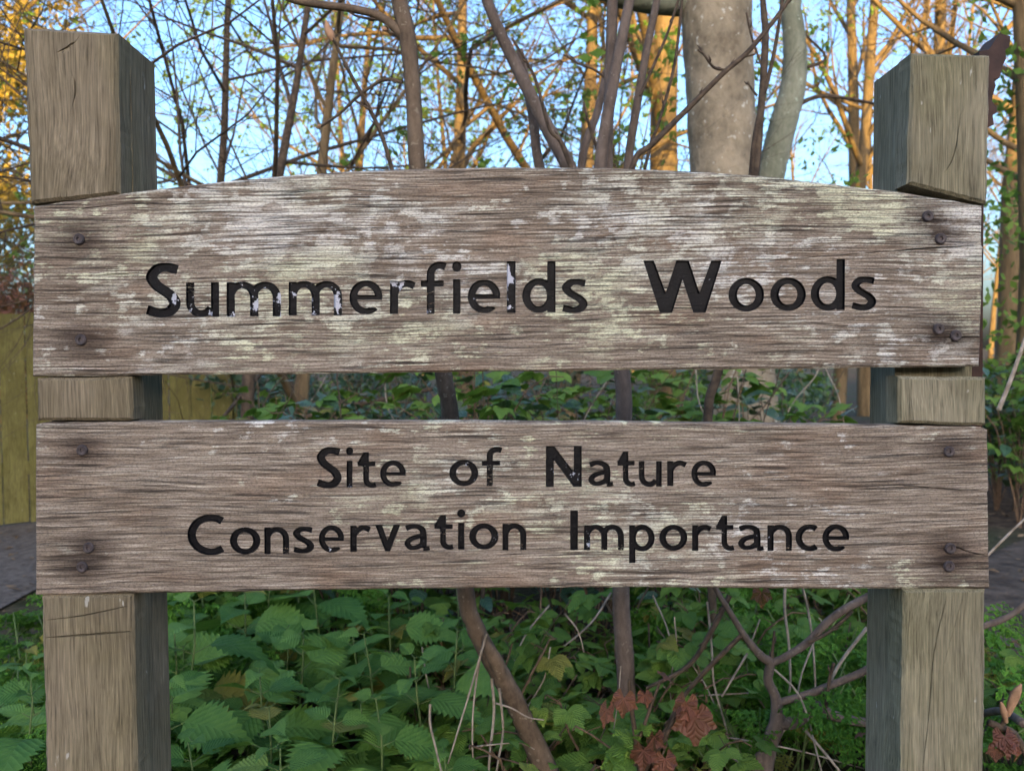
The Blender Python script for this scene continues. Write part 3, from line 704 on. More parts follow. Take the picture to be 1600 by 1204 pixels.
# dry stalks
rng = random.Random(5)
STK = [([(1228, 900), (1226, 950), (1232, 1000), (1235, 1060), (1232, 1090)], 2.0, 6.5), ([(1250, 900), (1264, 960), (1272, 1030), (1275, 1120), (1272, 1200)], 2.0, 5.5), ([(1355, 980), (1320, 1025), (1300, 1060), (1290, 1105)], 1.8, 8),
       ([(1168, 1020), (1150, 1050), (1128, 1088)], 1.85, 5), ([(1255, 1137), (1275, 1160), (1298, 1187), (1320, 1215)], 1.7, 7), ([(1210, 1045), (1245, 1080), (1262, 1120), (1275, 1170), (1290, 1230)], 1.68, 5),
       ([(1105, 940), (1112, 1010), (1116, 1070), (1135, 1140), (1140, 1180)], 1.9, 5), ([(760, 990), (740, 1060), (722, 1120), (700, 1192)], 1.66, 5), ([(752, 1015), (742, 1080), (738, 1140), (740, 1215)], 1.66, 5),
       ([(768, 1060), (772, 1110), (766, 1170), (762, 1230)], 1.64, 7), ([(780, 1075), (786, 1140), (778, 1190), (772, 1240)], 1.66, 6), ([(775, 1098), (800, 1106), (825, 1120), (850, 1124)], 1.66, 4),
       ([(882, 958), (900, 980), (908, 1000), (912, 1018)], 1.8, 4), ([(955, 925), (930, 965), (905, 990), (880, 1010)], 2.1, 5), ([(672, 1100), (672, 1130), (680, 1165), (692, 1215)], 1.6, 6), ([(1350, 900), (1400, 1000), (1460, 1100)], 2.2, 6),
       ([(1030, 1020), (1075, 1025), (1080, 1035), (1105, 1075), (1120, 1110)], 1.95, 4), ([(1020, 1060), (1060, 1085), (1110, 1085), (1170, 1082)], 1.95, 4), ([(1560, 640), (1580, 590), (1612, 500)], 1.9, 10), ([(1540, 870), (1575, 835), (1612, 800)], 1.9, 6), ([(970, 1040), (966, 1090), (958, 1145)], 1.6, 2.5), ([(1140, 1152), (1190, 1160), (1260, 1175), (1350, 1200)], 1.9, 4), ([(745, 1165), (810, 1160), (835, 1170)], 1.62, 3), ([(1170, 1200), (1110, 1160), (1080, 1130)], 1.85, 4),
       ([(790, 1180), (815, 1120), (850, 1060), (860, 1010)], 1.95, 4), ([(830, 1204), (880, 1140), (905, 1110)], 1.8, 4), ([(720, 1204), (760, 1180), (850, 1204)], 1.7, 5), ([(1020, 930), (1045, 990), (1060, 1080)], 2.1, 4), ([(940, 930), (985, 1010), (1020, 1060)], 2.2, 4)]
for k in range(44):
    x = rng.uniform(640, 1340); Zs = rng.uniform(1.9, 2.9); y = rng.uniform(900, 1150); a = rng.uniform(-1, 1)
    STK.append(([(x, y), (x + a * 40 + rng.uniform(-8, 8), y + 50), (x + a * 75, y + 110), (x + a * 120 + rng.uniform(-20, 20), y + 180)], Zs, rng.uniform(2, 4.5)))
for k in range(26):
    x = rng.uniform(380, 1340); Zs = rng.uniform(2.6, 4.2); y = rng.uniform(520, 600); a = rng.uniform(-1.2, 1.2)
    STK.append(([(x, y), (x + a * 30 + rng.uniform(-8, 8), y + 50), (x + a * 65, y + 100), (x + a * 100, y + 200)], Zs, rng.uniform(1.6, 3.6)))
for k, (P, Zs, w) in enumerate(STK):
    p, r = wpath([(x, y, Zs, w * .78 * (1 - .35 * i / len(P))) for i, (x, y) in enumerate(P)], 4)
    o = empty('dry_stalk', Vector((p[-1].x, p[-1].y, p[-1].z)), 'thin dry bare stalk tangled among the undergrowth', 'stalk', 'dry stalks in the undergrowth')
    tb = TB(); tb.tube(p, r, 5); tb.build('stem', M['straw'] if k < 24 or k % 3 == 0 else M['twig'], o)

# ------------------------------------------------------------------ leaves
def leaf(name, L, W, teeth, mat, droop=.25, fold=.15, widest=.32, tooth=.16, off=(0, 0, 0), rz=0.0, data=None, seed=0):
    V, F, UV = data if data else ([], [], [])
    b = len(V); ca, sa = math.cos(rz), math.sin(rz)
    al = .62; be = al * (1 - widest) / widest
    pk = widest ** al * (1 - widest) ** be
    def w(u): return W * (max(u, 0) ** al) * (max(1 - u, 0) ** be) / pk
    def put(u, v):
        z = -droop * L * u * u + fold * abs(v) - .5 * fold * v * v / W + .02 * L * math.sin(u * 9 + seed + (2 if v > 0 else 0)) * abs(v) / W
        x, y = u * L, v
        V.append((off[0] + x * ca - y * sa, off[1] + x * sa + y * ca, off[2] + z)); UV.append((u, v / W))
    n = teeth
    for i in range(n + 1): put(i / n, 0)
    for sg in (1, -1):
        e = len(V)
        for i in range(n):
            put((i + .02) / n, sg * w((i + .02) / n) * (1 - tooth)); put(min((i + .82) / n, 1), sg * w((i + .55) / n) * (1 + tooth * .35))
        put(1, 0)
        for i in range(n):
            a, c = b + i, b + i + 1; p, q, r2 = e + 2 * i, e + 2 * i + 1, e + 2 * i + 2
            for f in ((a, c, p), (c, q, p), (c, r2, q)): F.append(f if sg < 0 else f[::-1])
    if data: return data
    return mesh(name, V, F, mat, smooth=False, uv=UV)
def compound(name, spec, mat, petiole=None):
    d = ([], [], [])
    for k, (L, W, off, rz, teeth, tooth) in enumerate(spec): leaf(name, L, W, teeth, mat, .22, .22, .38, tooth, off, rz, d, k)
    V, F, UV = d
    return mesh(name, V, F, mat, uv=UV)
def palmate(name, R, mat, fold=.10, curl=.35):
    """five lobed pleated leaf"""
    V, F, UV = [(0, 0, 0)], [], [(0, 0)]
    lob = [(-118, .55), (-62, .85), (0, 1.0), (62, .85), (118, .55)]; n = 60
    for ringk, fr in enumerate((.5, 1.0)):
        for i in range(n + 1):
            a = -150 + 300 * i / n
            r = max(l * max(0, 1 - (abs(a - c) / 40) ** 1.25) for c, l in lob); r = max(r, .72 - .2 * abs(a) / 150)
            r *= 1 + (.03 if i % 2 else -.03)
            dmin = min(abs(a - c) for c, l in lob)
            rr = R * r * fr; x = rr * math.cos(math.radians(a)); y = rr * math.sin(math.radians(a))
            V.append((x, y, fold * rr * (dmin / 31 - .5) * 1.6 - curl * R * (fr * r) ** 2 * .5)); UV.append((fr * r, (dmin / 31)))
    for i in range(n):
        F.append((0, 1 + i, 2 + i)); F.append((1 + i, 2 + n + i, 3 + n + i, 2 + i))
    return mesh(name, V, F, mat, uv=UV)
def feather(name, L, mat, seed):
    rg = random.Random(seed); V, F, UV = [], [], []
    def blade(p, a, l, w, z):
        b = len(V); c, s_ = math.cos(a), math.sin(a)
        for u, v in ((0, 0), (.4, w), (.55, .35 * w), (.75, .7 * w), (1, 0), (.75, -.7 * w), (.55, -.35 * w), (.4, -w)):
            V.append((p[0] + c * u * l - s_ * v, p[1] + s_ * u * l + c * v, z - .3 * u * u * l + rg.uniform(-.003, .003))); UV.append((u, v / w))
        F.append(tuple(b + k for k in range(8)))
    for i in range(8):
        u = .18 + .8 * i / 7; z = -.25 * L * u * u
        for sg in (1, -1):
            l = L * .5 * (1 - u * .78); a = sg * math.radians(58 - 20 * u)
            q = np.array([u * L, 0]); d = np.array([math.cos(a), math.sin(a)])
            for j in range(4):
                t = (j + .8) / 4; p = q + d * l * t
                for s2 in (1, -1): blade(p, a + s2 * .9, l * .34 * (1.2 - t * .7), l * .10, z + .03 * l)
            blade(q, a, l * 1.05, l * .05, z)
    blade(np.array([0, 0]), 0, L, L * .012, 0)
    return mesh(name, V, F, mat, uv=UV)

LN = [leaf('leaf', .112, .050, 12, M['leaf_nettle'], dr, fo, .28, .22, seed=k) for k, (dr, fo) in enumerate(((.30, .25), (.45, .15), (.18, .35)))]
LB = [compound('leaf', [(.062, .026, (.035, 0, 0), 0, 8, .13), (.048, .020, (.03, .003, 0), 1.15, 7, .13), (.048, .020, (.03, -.003, 0), -1.15, 7, .13)], M['leaf_bramble']),
      compound('leaf', [(.055, .021, (.03, 0, 0), .1, 8, .13), (.046, .018, (.028, .003, 0), .95, 7, .13), (.042, .018, (.028, -.003, 0), -1.0, 7, .13)], M['leaf_bramble'])]
LD = [leaf('leaf', .075, .024, 7, M['leaf_dark'], .2, .2, .42, .02, seed=1), leaf('leaf', .060, .024, 7, M['leaf_dark'], .12, .25, .36, .02, seed=2)]
LP = [feather('leaf', .17, M['leaf_parsley'], 1), feather('leaf', .14, M['leaf_parsley'], 2)]
LR = palmate('leaf', .042, M['leaf_red'], .14, .4); LG = palmate('leaf', .05, M['leaf_lime'], .2, .5)
LL = [leaf('leaf', .055, .020, 7, M['leaf_lime'], .2, .3, .40, .10, seed=4)]

def put_leaf(me, root, p, az, el, sc, rng, roll=.5):
    o = obj('leaf', me, root, p); o.rotation_mode = 'ZYX' if False else 'XYZ'
    o.rotation_euler = (Matrix.Rotation(az, 3, 'Z') @ Matrix.Rotation(-el, 3, 'Y') @ Matrix.Rotation(rng.uniform(-roll, roll), 3, 'X')).to_euler()
    o.scale = (sc * rng.uniform(.9, 1.1), sc * rng.uniform(.8, 1.15), sc * rng.uniform(.6, 1.9)); return o
def make_nettle(seed):
    rg = random.Random(seed); h = rg.uniform(.40, .52)
    r = empty('nettle', (0, 0, 0), 'stinging nettle with drooping toothed green leaves in opposite pairs', 'nettle', 'nettles in the bed below the sign')
    lean = Vector((rg.uniform(-.12, .12), rg.uniform(-.12, .12), 1)); tb = TB()
    P = [lean * (h * k / 5) + Vector((rg.uniform(-.008, .008), rg.uniform(-.008, .008), 0)) for k in range(6)]
    tb.tube(P, [.0035, .0034, .0032, .003, .0026, .002], 5)
    az = rg.uniform(0, 6); n = 7
    for k in range(n):
        t = .28 + .72 * k / (n - 1); p = lean * (h * t); s_ = (.75 + .5 * math.sin(min(1, (t - .2) / .6) * 2.4)) * (1 if k < n - 2 else (.62 if k == n - 2 else .38))
        for sg in (0, math.pi):
            a = az + sg + rg.uniform(-.3, .3); el = rg.uniform(-.25, .25) + (.35 if k >= n - 2 else .0); pl = .035 * s_
            q = p + Vector((math.cos(a) * pl, math.sin(a) * pl, pl * .5)); tb.tube([p, q], [.0016, .0011], 4)
            put_leaf(rg.choice(LN), r, q, a, el, s_ * rg.uniform(.95, 1.35), rg)
        az += math.pi / 2 + rg.uniform(-.2, .2)
    tb.build('stem', M['stem_green'], r); return r
def make_parsley(seed):
    rg = random.Random(seed)
    r = empty('cow_parsley', (0, 0, 0), 'low clump of feathery bright green cow parsley leaves', 'cow parsley', 'cow parsley clumps')
    tb = TB()
    for k in range(9):
        a = rg.uniform(0, 6.28); l = rg.uniform(.12, .34); e = rg.uniform(.6, 1.3)
        p = Vector((math.cos(a) * l * math.cos(e), math.sin(a) * l * math.cos(e), l * math.sin(e)))
        tb.tube([(0, 0, 0), p * .5 + Vector((0, 0, .02)), p], [.003, .0025, .0018], 4); put_leaf(rg.choice(LP), r, p, a, rg.uniform(-.3, .35), rg.uniform(.7, 1.2), rg)
    tb.build('stem', M['stem_green'], r); return r
def make_bramble(seed, h, spread, canes, per, label, group, leaves, name='bramble', cat='bramble', stem=None, sc=(.8, 1.25)):
    rg = random.Random(seed); r = empty(name, (0, 0, 0), label, cat, group); tb = TB()
    for c in range(canes):
        a = rg.uniform(0, 6.28); P = []; hh = h * rg.uniform(.6, 1.05); sp = spread * rg.uniform(.4, 1)
        for k in range(9):
            t = k / 8; P.append(Vector((math.cos(a + .4 * t) * sp * t ** 1.3, math.sin(a + .4 * t) * sp * t ** 1.3, hh * (math.sin(min(t * 1.25, 1.3) * 1.35)))) + Vector((rg.uniform(-.015, .015), rg.uniform(-.015, .015), 0)))
        tb.tube(P, [.004 * (1 - .07 * k) for k in range(9)], 5)
        for k in range(per):
            t = rg.uniform(.2, 1) * 8; i = min(int(t), 7); p = P[i].lerp(P[i + 1], t - i); az = rg.uniform(0, 6.28)
            q = p + Vector((math.cos(az), math.sin(az), .5)) * .03; tb.tube([p, q], [.0014, .001], 3)
            put_leaf(rg.choice(leaves), r, q, az, rg.uniform(-.4, .5), rg.uniform(*sc), rg, .6)
    tb.build('cane', stem or M['stem_red'], r); return r
def place(protos, spots, rng):
    used = set(); lab0 = (protos[0]['label'], protos[0]['group'])
    for k, (x, y, s_, *lb) in enumerate(spots):
        j = rng.randrange(len(protos)); p = protos[j]
        o = p if j not in used else copy_tree(p); used.add(j)
        o.location = (x, y, gz(x, y)); o.rotation_euler = (0, 0, rng.uniform(0, 6.28)); o.scale = (s_,) * 3
        if lb: o['label'], o['group'] = lb
        elif 'label' in o: o['label'], o['group'] = lab0
    for j, p in enumerate(protos):
        if j not in used:
            for c in list(p.children): bpy.data.objects.remove(c)
            bpy.data.objects.remove(p)
def px_x(px, Z): return (px - 800) / FPX * Z
rng = random.Random(11)
# nettle bed
sp = []
for k in range(400):
    Zs = rng.uniform(1.55, 3.3); px = rng.uniform(225, 720 - max(0, (2.2 - Zs)) * 40)
    if px > 640 and rng.random() < .6: continue
    x = px_x(px, Zs)
    if any((x - a) ** 2 + (Zs - b) ** 2 < .115 ** 2 for a, b, c in sp): continue
    sp.append((x, Zs, rng.uniform(.72, 1.08)))
    if len(sp) >= 95: break
for px, Zs in ((20, 1.75), (60, 1.9), (-20, 2.0), (30, 2.2)): sp.append((px_x(px, Zs), Zs, .8, 'nettle with toothed leaves growing outside the left post', 'nettles outside the left post'))
place([make_nettle(s_) for s_ in range(5)], sp, rng)
sp = []
for k in range(26): Zs = rng.uniform(1.6, 2.9); sp.append((px_x(rng.uniform(-80, 110), Zs), Zs, rng.uniform(.8, 1.15), 'feathery bright green cow parsley clump around the left post', 'cow parsley by the left post'))
for k in range(22): Zs = rng.uniform(2.6, 3.6); sp.append((px_x(rng.uniform(230, 520), Zs), Zs, rng.uniform(1.25, 1.6), 'feathery bright green cow parsley clump behind the nettle bed', 'cow parsley behind the nettles'))
for k in range(40): Zs = rng.uniform(1.9, 3.6); sp.append((px_x(rng.uniform(1080, 1420), Zs), Zs, rng.uniform(.9, 1.4), 'feathery bright green cow parsley clump under the crooked bare shrub', 'cow parsley under the crooked shrub'))
for k in range(7): Zs = rng.uniform(1.7, 2.1); sp.append((px_x(rng.uniform(1530, 1680), Zs), Zs, rng.uniform(.8, 1.1), 'feathery bright green cow parsley clump outside the right post', 'cow parsley outside the right post'))
place([make_parsley(s_) for s_ in range(3)], sp, rng)
# low brambles, then taller bushes further back
sp = []
for k in range(34): Zs = rng.uniform(1.65, 2.7); sp.append((px_x(rng.uniform(660, 1130), Zs), Zs, rng.uniform(.75, 1.1)))
for k in range(14): Zs = rng.uniform(2.2, 3.2); sp.append((px_x(rng.uniform(1100, 1420), Zs), Zs, rng.uniform(.8, 1.1)))
for k in range(4): Zs = rng.uniform(1.8, 2.3); sp.append((px_x(rng.uniform(1540, 1680), Zs), Zs, rng.uniform(.7, 1.0), 'low bramble with fresh green three part leaves outside the right post', 'low brambles outside the right post'))
place([make_bramble(40 + s_, .42, .28, 4, 6, 'low bramble with fresh green three part leaves', 'low brambles under the sign', LB) for s_ in range(4)], sp, rng)
sp = []
for k in range(30): Zs = rng.uniform(2.7, 4.6); sp.append((px_x(rng.uniform(390, 1250), Zs), Zs, rng.uniform(.85, 1.05)))
for k in range(8): Zs = rng.uniform(5.3, 6.5); sp.append((px_x(rng.uniform(1540, 1700), Zs), Zs, rng.uniform(.85, 1.1)))
place([make_bramble(60 + s_, 1.08, .5, 8, 8, 'tall tangled bramble bush with arching brown canes', 'bramble thicket behind the sign', LB + LD[:1], 'bramble_bush', 'bush', sc=(.9, 1.5)) for s_ in range(4)], sp, rng)
sp = []
for k in range(15): Zs = rng.uniform(2.4, 4.2); sp.append((px_x(rng.uniform(400, 1250), Zs), Zs, rng.uniform(.75, 1.0)))
for k in range(5): Zs = rng.uniform(6.5, 8); sp.append((px_x(rng.uniform(1540, 1680), Zs), Zs, rng.uniform(.75, 1.1)))
place([make_bramble(80 + s_, 1.05, .35, 7, 9, 'glossy dark evergreen shrub with oval blue green leaves', 'evergreen shrubs in the thicket', LD, 'evergreen_shrub', 'shrub', M['twig'], (.8, 1.4)) for s_ in range(3)], sp, rng)
# red leaved sycamore shoots
def shoot(label, base, P, leaves, Zs):
    b = at(*base, Zs); r = empty('sycamore_shoot', Vector((b.x, Zs, gz(b.x, Zs))), label, 'shoot'); rg = random.Random(label); tb = TB(); L = r.location
    for st in P:
        p, rr = wpath([(x, y, Zs, w) for x, y, w in st]); tb.tube(p, rr, 6)
    tb.build('stem', M['twig'], r)
    for (x, y, az, el, sc, me) in leaves: put_leaf(me, r, at(x, y, Zs - .02) - L, math.radians(az), math.radians(el), sc, rg, .3)
shoot('sycamore shoot with crinkled red and lime green leaves below the lower board', (1000, 1400),
      [[(1010, 1500, 10), (1005, 1300, 9), (1000, 1204, 9), (990, 1130, 8), (985, 1090, 7), (983, 1060, 5)], [(1000, 1215, 8), (1040, 1150, 7), (1060, 1105, 6), (1070, 1085, 5)], [(1000, 1150, 6), (1020, 1095, 5), (1032, 1062, 4)]],
      [(975, 1090, 240, -65, .95, LR), (948, 1108, 210, -70, .8, LR), (1008, 1085, 300, -55, .6, LR), (1072, 1098, 235, -65, 1.0, LR), (1085, 1120, 275, -75, 1.35, LR), (1078, 1105, 320, -75, .8, LR), (1022, 1150, 230, -60, .8, LR), (1005, 1172, 250, -50, .9, LR), (1040, 1185, 290, -60, .9, LR), (1036, 1052, 330, -30, .6, LR), (970, 1165, 200, -20, 1.0, LG), (985, 1150, 120, 10, .9, LG), (965, 1185, 250, -50, 1.0, LG), (1004, 1140, 60, 20, .6, LG), (1190, 925, 270, -70, .7, LR)], 1.55)
shoot('budding sycamore twig with folded pink leaves poking out beside the right post', (1600, 1400),
      [[(1640, 1600, 14), (1620, 1250, 13), (1590, 1155, 13), (1560, 1135, 13), (1545, 1128, 12)], [(1565, 1135, 8), (1575, 1110, 8), (1585, 1090, 6)]],
      [(1570, 1150, 270, -60, .85, LR), (1588, 1160, 300, -70, .8, LR), (1556, 1170, 250, -75, .6, LR), (1345, 1145, 190, -20, .35, LR)], 1.45)
r = empty('sycamore_bud', at(1585, 1100, 1.44), 'fat pink opening bud on the twig beside the right post', 'bud'); tb = TB()
for P in ([(1575, 1118, 1.44, 6), (1580, 1100, 1.44, 13), (1588, 1082, 1.44, 14), (1596, 1068, 1.44, 3)], [(1572, 1128, 1.44, 6), (1568, 1110, 1.44, 11), (1564, 1096, 1.44, 3)]):
    p, rr = wpath(P); tb.tube(p, rr, 8)
tb.build('bud_scale', M['bud'], r)

# ------------------------------------------------------------------ fence on the far side of the path
fa, fb = at(-130, 620, 5.4), at(395, 620, 6.6); fa.z = fb.z = 0
fence = empty('board_fence', fa, 'green stained close boarded timber fence beyond the path', 'fence')
fd = (fb - fa); fl = fd.length; fang = math.atan2(fd.y, fd.x); bw = .155
bm_V = []
def box_mesh(name, sx, sy, sz, mat, taper=0):
    V = [(0, 0, 0), (sx, taper, 0), (sx, sy, 0), (0, sy, 0), (0, 0, sz), (sx, taper, sz), (sx, sy, sz), (0, sy, sz)]
    return mesh(name, V, [(3, 2, 1, 0), (4, 5, 6, 7), (0, 1, 5, 4), (1, 2, 6, 5), (2, 3, 7, 6), (3, 0, 4, 7)], mat)
fbm = [box_mesh('fence_board', bw - .006, .022, 1.44 + .012 * k, M['fence'], .012) for k in range(3)]
fence.rotation_euler = (0, 0, fang)
for k in range(int(fl / bw)):
    obj('fence_board', fbm[k % 3], fence, (k * bw, .014 * (k % 2) + rng.uniform(-.003, .003), .02), (0, 0, rng.uniform(-.02, .02)))
for z in (.35, 1.15): obj('rail', box_mesh('rail', fl, .05, .09, M['fence']), fence, (0, .03, z))
for k in range(3): obj('post', box_mesh('post', .1, .1, 1.5, M['fence']), fence, (.1 + k * (fl - .3) / 2, .085, 0))

# ------------------------------------------------------------------ trees
def cloud(name, blobs, n, size, mats, parent, seed, flat=.6):
    rs = np.random.RandomState(seed); W_ = np.array([b[3] * b[4] * b[5] for b in blobs]); W_ = W_ / W_.sum()
    bi = rs.choice(len(blobs), n, p=W_); B = np.array(blobs)[bi]
    d = rs.normal(size=(n, 3)); d /= np.linalg.norm(d, axis=1)[:, None]; r = rs.uniform(.25, 1, n) ** .5
    c = B[:, :3] + d * r[:, None] * B[:, 3:6] * (1 + .25 * rs.normal(size=(n, 1)))
    a = rs.normal(size=(n, 3)); a /= np.linalg.norm(a, axis=1)[:, None]; b2 = np.cross(a, rs.normal(size=(n, 3))); b2 /= np.linalg.norm(b2, axis=1)[:, None]
    s_ = size * rs.uniform(.6, 1.3, (n, 1)); L = np.array(parent.location)
    V = np.stack([c - a * s_, c + b2 * s_ * .5, c + a * s_, c - b2 * s_ * .5], 1).reshape(-1, 3) - L
    F = np.arange(4 * n).reshape(-1, 4).tolist(); uv = np.tile(np.array([[0, 0], [.5, 1], [1, 0], [.5, -1]]), (n, 1))
    o = obj(name, mesh(name, V, F, mats, uv=uv), parent); o['kind'] = 'stuff'; return o
def grow(tr, cr_, p, d, L, r, lev, rg, prm, tips):
    n = prm['seg'][lev]; P = [p.copy()]; R = [r]; dd = d.copy()
    for k in range(n):
        dd = (dd + Vector((rg.gauss(0, 1), rg.gauss(0, 1), rg.gauss(0, .7))) * prm['wob'][lev] + Vector((0, 0, prm['up'][lev]))).normalized()
        P.append(P[-1] + dd * (L / n)); R.append(r * (1 - prm['tap'] * (k + 1) / n))
    (tr if lev <= prm['trunk'] else cr_).tube(P, R, prm['sides'][lev], cap=lev < 2)
    if lev + 1 >= len(prm['seg']):
        tips.append(P[-1]); tips.append(P[len(P) // 2]); return
    nc = prm['kids'][lev]; t0 = prm['start'][lev]
    for k in range(nc):
        t = (t0 + (1 - t0) * (k + rg.random()) / nc) * n; i = min(int(t), n - 1); q = P[i].lerp(P[i + 1], t - i); ax = (P[i + 1] - P[i]).normalized()
        o = ax.orthogonal().normalized(); o.rotate(Matrix.Rotation(rg.uniform(0, 6.28), 3, ax)); ang = math.radians(rg.uniform(*prm['ang'][lev]))
        nd = (ax * math.cos(ang) + o * math.sin(ang)).normalized(); rr = R[i] * rg.uniform(.38, .6)
        grow(tr, cr_, q, nd, L * rg.uniform(*prm['len'][lev]) * (1 - .45 * (t / n - t0)), rr, lev + 1, rg, prm, tips)
def prm(kids, start, seg=(8, 6, 5, 4, 3), wob=(.05, .12, .16, .18, .2), up=(.03, .05, .04, .03, .02), ang=((35, 70),) * 5, ln=((.35, .6), (.4, .65), (.4, .6), (.4, .6)), tap=.75, sides=(10, 6, 4, 3, 3), trunk=1, levels=5):
    return dict(kids=kids, start=start, seg=seg[:levels], wob=wob, up=up, ang=ang, len=ln, tap=tap, sides=sides, trunk=trunk)
DENSE = prm((13, 11, 8, 5), (.16, .12, .12, .1), up=(.03, .01, .0, .01, .02), ang=((40, 85), (35, 70), (30, 65), (25, 60)), ln=((.55, .95), (.4, .7), (.4, .65), (.45, .7)), wob=(.05, .10, .13, .16, .2), tap=.85)
SPREAD = prm((11, 8, 6, 4), (.18, .15, .15, .1), up=(.03, .0, .0, .01, .02), ang=((50, 85), (35, 65), (30, 60), (25, 60)), ln=((.55, .85), (.45, .7), (.4, .65), (.45, .7)))
SLENDER = prm((14, 6, 5, 3), (.30, .2, .15, .1), up=(.04, .06, .04, .03, .02), ang=((30, 60), (30, 55), (30, 55), (25, 55)), ln=((.22, .42), (.4, .65), (.4, .6), (.4, .6)), wob=(.035, .10, .15, .18, .2))
def tree(name, label, base, h, r, P, seed, mat, d=(0, 0, 1), leaves=None, group=None, tw=None):
    t = empty(name, base, label, 'tree', group); rg = random.Random(seed); tr, cr_, tips = TB(), TB(), []
    grow(tr, cr_, Vector(base) - Vector((0, 0, .1)), Vector(d).normalized(), h, r, 0, rg, P, tips)
    tr.build('trunk', mat, t); cr_.build('crown', tw or mat, t)
    if leaves:
        n, size, m = leaves; rs = np.random.RandomState(seed); T = np.array([list(q) for q in tips]); T = T[rs.randint(0, len(T), n)]
        cloud('foliage', [(*q, .06, .06, .06) for q in T], n, size, m, t, seed)
    return t
def base_at(px, Zs): x = px_x(px, Zs); return Vector((x, Zs, gz(x, Zs)))
# spreading small trees that fill the sky with twigs
tree('spreading_tree', 'bare spreading tree whose dark twigs fill the sky beside the left post', base_at(378, 4.6), 4.6, .045, DENSE, 3, M['twig'], (-.03, .05, 1))
tree('spreading_tree', 'bare spreading tree with arching twigs behind the cracked sapling', base_at(455, 5.6), 5.2, .06, DENSE, 8, M['oakbark'], (.0, 0, 1), tw=M['twig'])
tree('spreading_tree', 'fine twigged bare tree rising behind the fence end', base_at(300, 6.6), 6.2, .05, DENSE, 51, M['twig'], (.02, 0, 1))
tree('spreading_tree', 'sunlit spreading tree with yellow green young leaves behind the cracked sapling', base_at(720, 10.5), 7.5, .13, SPREAD, 14, M['oakbark'], leaves=(12000, .042, M['leaf_lime']))
tree('spreading_tree', 'golden lit crooked tree between the fanned stems', base_at(880, 12), 9, .17, SPREAD, 21, M['oakbark'], (.08, 0, 1), leaves=(7000, .042, M['leaf_lime']))
tree('spreading_tree', 'far twiggy tree with a few green leaves low over the sign', base_at(560, 15), 8, .14, SPREAD, 25, M['oakbark'], leaves=(5000, .06, M['leaf_lime']))
# thick beech with level limb
bt = empty('beech_tree', base_at(1165, 5.2), 'thick smooth grey beech trunk with a level limb', 'tree'); Zb = 5.2
tb = TB(); p, r = wpath([(1172, 860, Zb, 150), (1168, 760, Zb, 118), (1160, 615, Zb, 104), (1142, 420, Zb, 101), (1131, 270, Zb, 103), (1124, 120, Zb, 104), (1118, 0, Zb, 108), (1112, -200, Zb, 104), (1120, -600, Zb, 90), (1100, -1200, Zb, 60)], 8)
tb.tube(p, knobby(r, .05, 4), 28); tb.build('trunk', M['beech'], bt)
tb = TB(); p, r = wpath([(1105, 0, Zb, 54), (1060, -2, Zb, 52), (1010, -6, Zb - .1, 50), (950, -22, Zb - .2, 46), (860, -90, Zb - .3, 40), (760, -260, Zb - .3, 30)], 6); tb.tube(p, r, 14); tb.build('limb', M['mossy'], bt)
cr_, tips, rg = TB(), [], random.Random(2)
for k in range(7): grow(cr_, cr_, at(1115, -350 - 110 * k, Zb), Vector((rg.uniform(-1, 1), rg.uniform(-1, 1), .6)).normalized(), 3, .06, 1, rg, SPREAD, tips)
cr_.build('crown', M['twig'], bt)
t2 = empty('leaning_tree', base_at(1150, 5.8), 'slimmer leaning grey green trunk beside the thick beech', 'tree'); Zb = 5.8
tb = TB(); p, r = wpath([(1130, 860, Zb, 60), (1150, 620, Zb, 46), (1180, 400, Zb, 42), (1204, 275, Zb, 42), (1222, 200, Zb, 42), (1240, 130, Zb, 38), (1241, 60, Zb, 34), (1234, -10, Zb, 31), (1228, -200, Zb, 28), (1240, -600, Zb, 16)], 8)
tb.tube(p, knobby(r, .08, 7), 18); tb.build('trunk', M['mossy'], t2)
tb = TB(); p, r = wpath([(1235, 170, Zb, 9), (1265, 155, Zb, 7), (1290, 150, Zb, 6), (1330, 155, Zb, 5), (1380, 165, Zb, 4)], 5); tb.tube(p, r, 6); p, r = wpath([(1245, 110, Zb, 6), (1290, 90, Zb, 5), (1250, 40, Zb, 4), (1255, -40, Zb, 3)], 5); tb.tube(p, r, 5)
grow(tb, tb, at(1235, -100, Zb), Vector((.6, 0, .6)).normalized(), 2, .04, 1, rg, SPREAD, tips); tb.build('crown', M['twig'], t2)
# sunlit woodland trunks further off
for px, Zs, w, d, lb in ((1042, 13, 54, (.0, 0, 1), 'stout golden sunlit trunk just left of the thick beech'), (1308, 14, 21, (.09, 0, 1), 'slender golden sunlit trunk leaning away from the leaning tree'), (1352, 16, 24, (.05, 0, 1), 'golden sunlit trunk close against the right post top'),
                         (1458, 15, 26, (.0, 0, 1), 'brown sunlit trunk rising above the right post'), (1566, 11, 34, (.02, 0, 1), 'brown trunk beside the scrolled bracket')):
    tree('woodland_tree', lb, base_at(px, Zs), 13, w / 2 / FPX * Zs * 1.08, SLENDER, px, M['oakbark'], d, leaves=(1600, .045, M['leaf_lime']))
protoS = [tree('woodland_tree', 'slender bare tree far back in the evening sunlit wood', (0, 0, 0), 13, .13, SLENDER, 500 + k, M['oakbark'], group='far woodland trees') for k in range(3)]
sp = []
rng = random.Random(77)
for k in range(20): Zs = rng.uniform(17, 38); px = rng.uniform(1180, 1780) if k % 4 else rng.uniform(500, 1000); sp.append((px_x(px, Zs), Zs, rng.uniform(.7, 1.2)))
place(protoS, sp, rng)
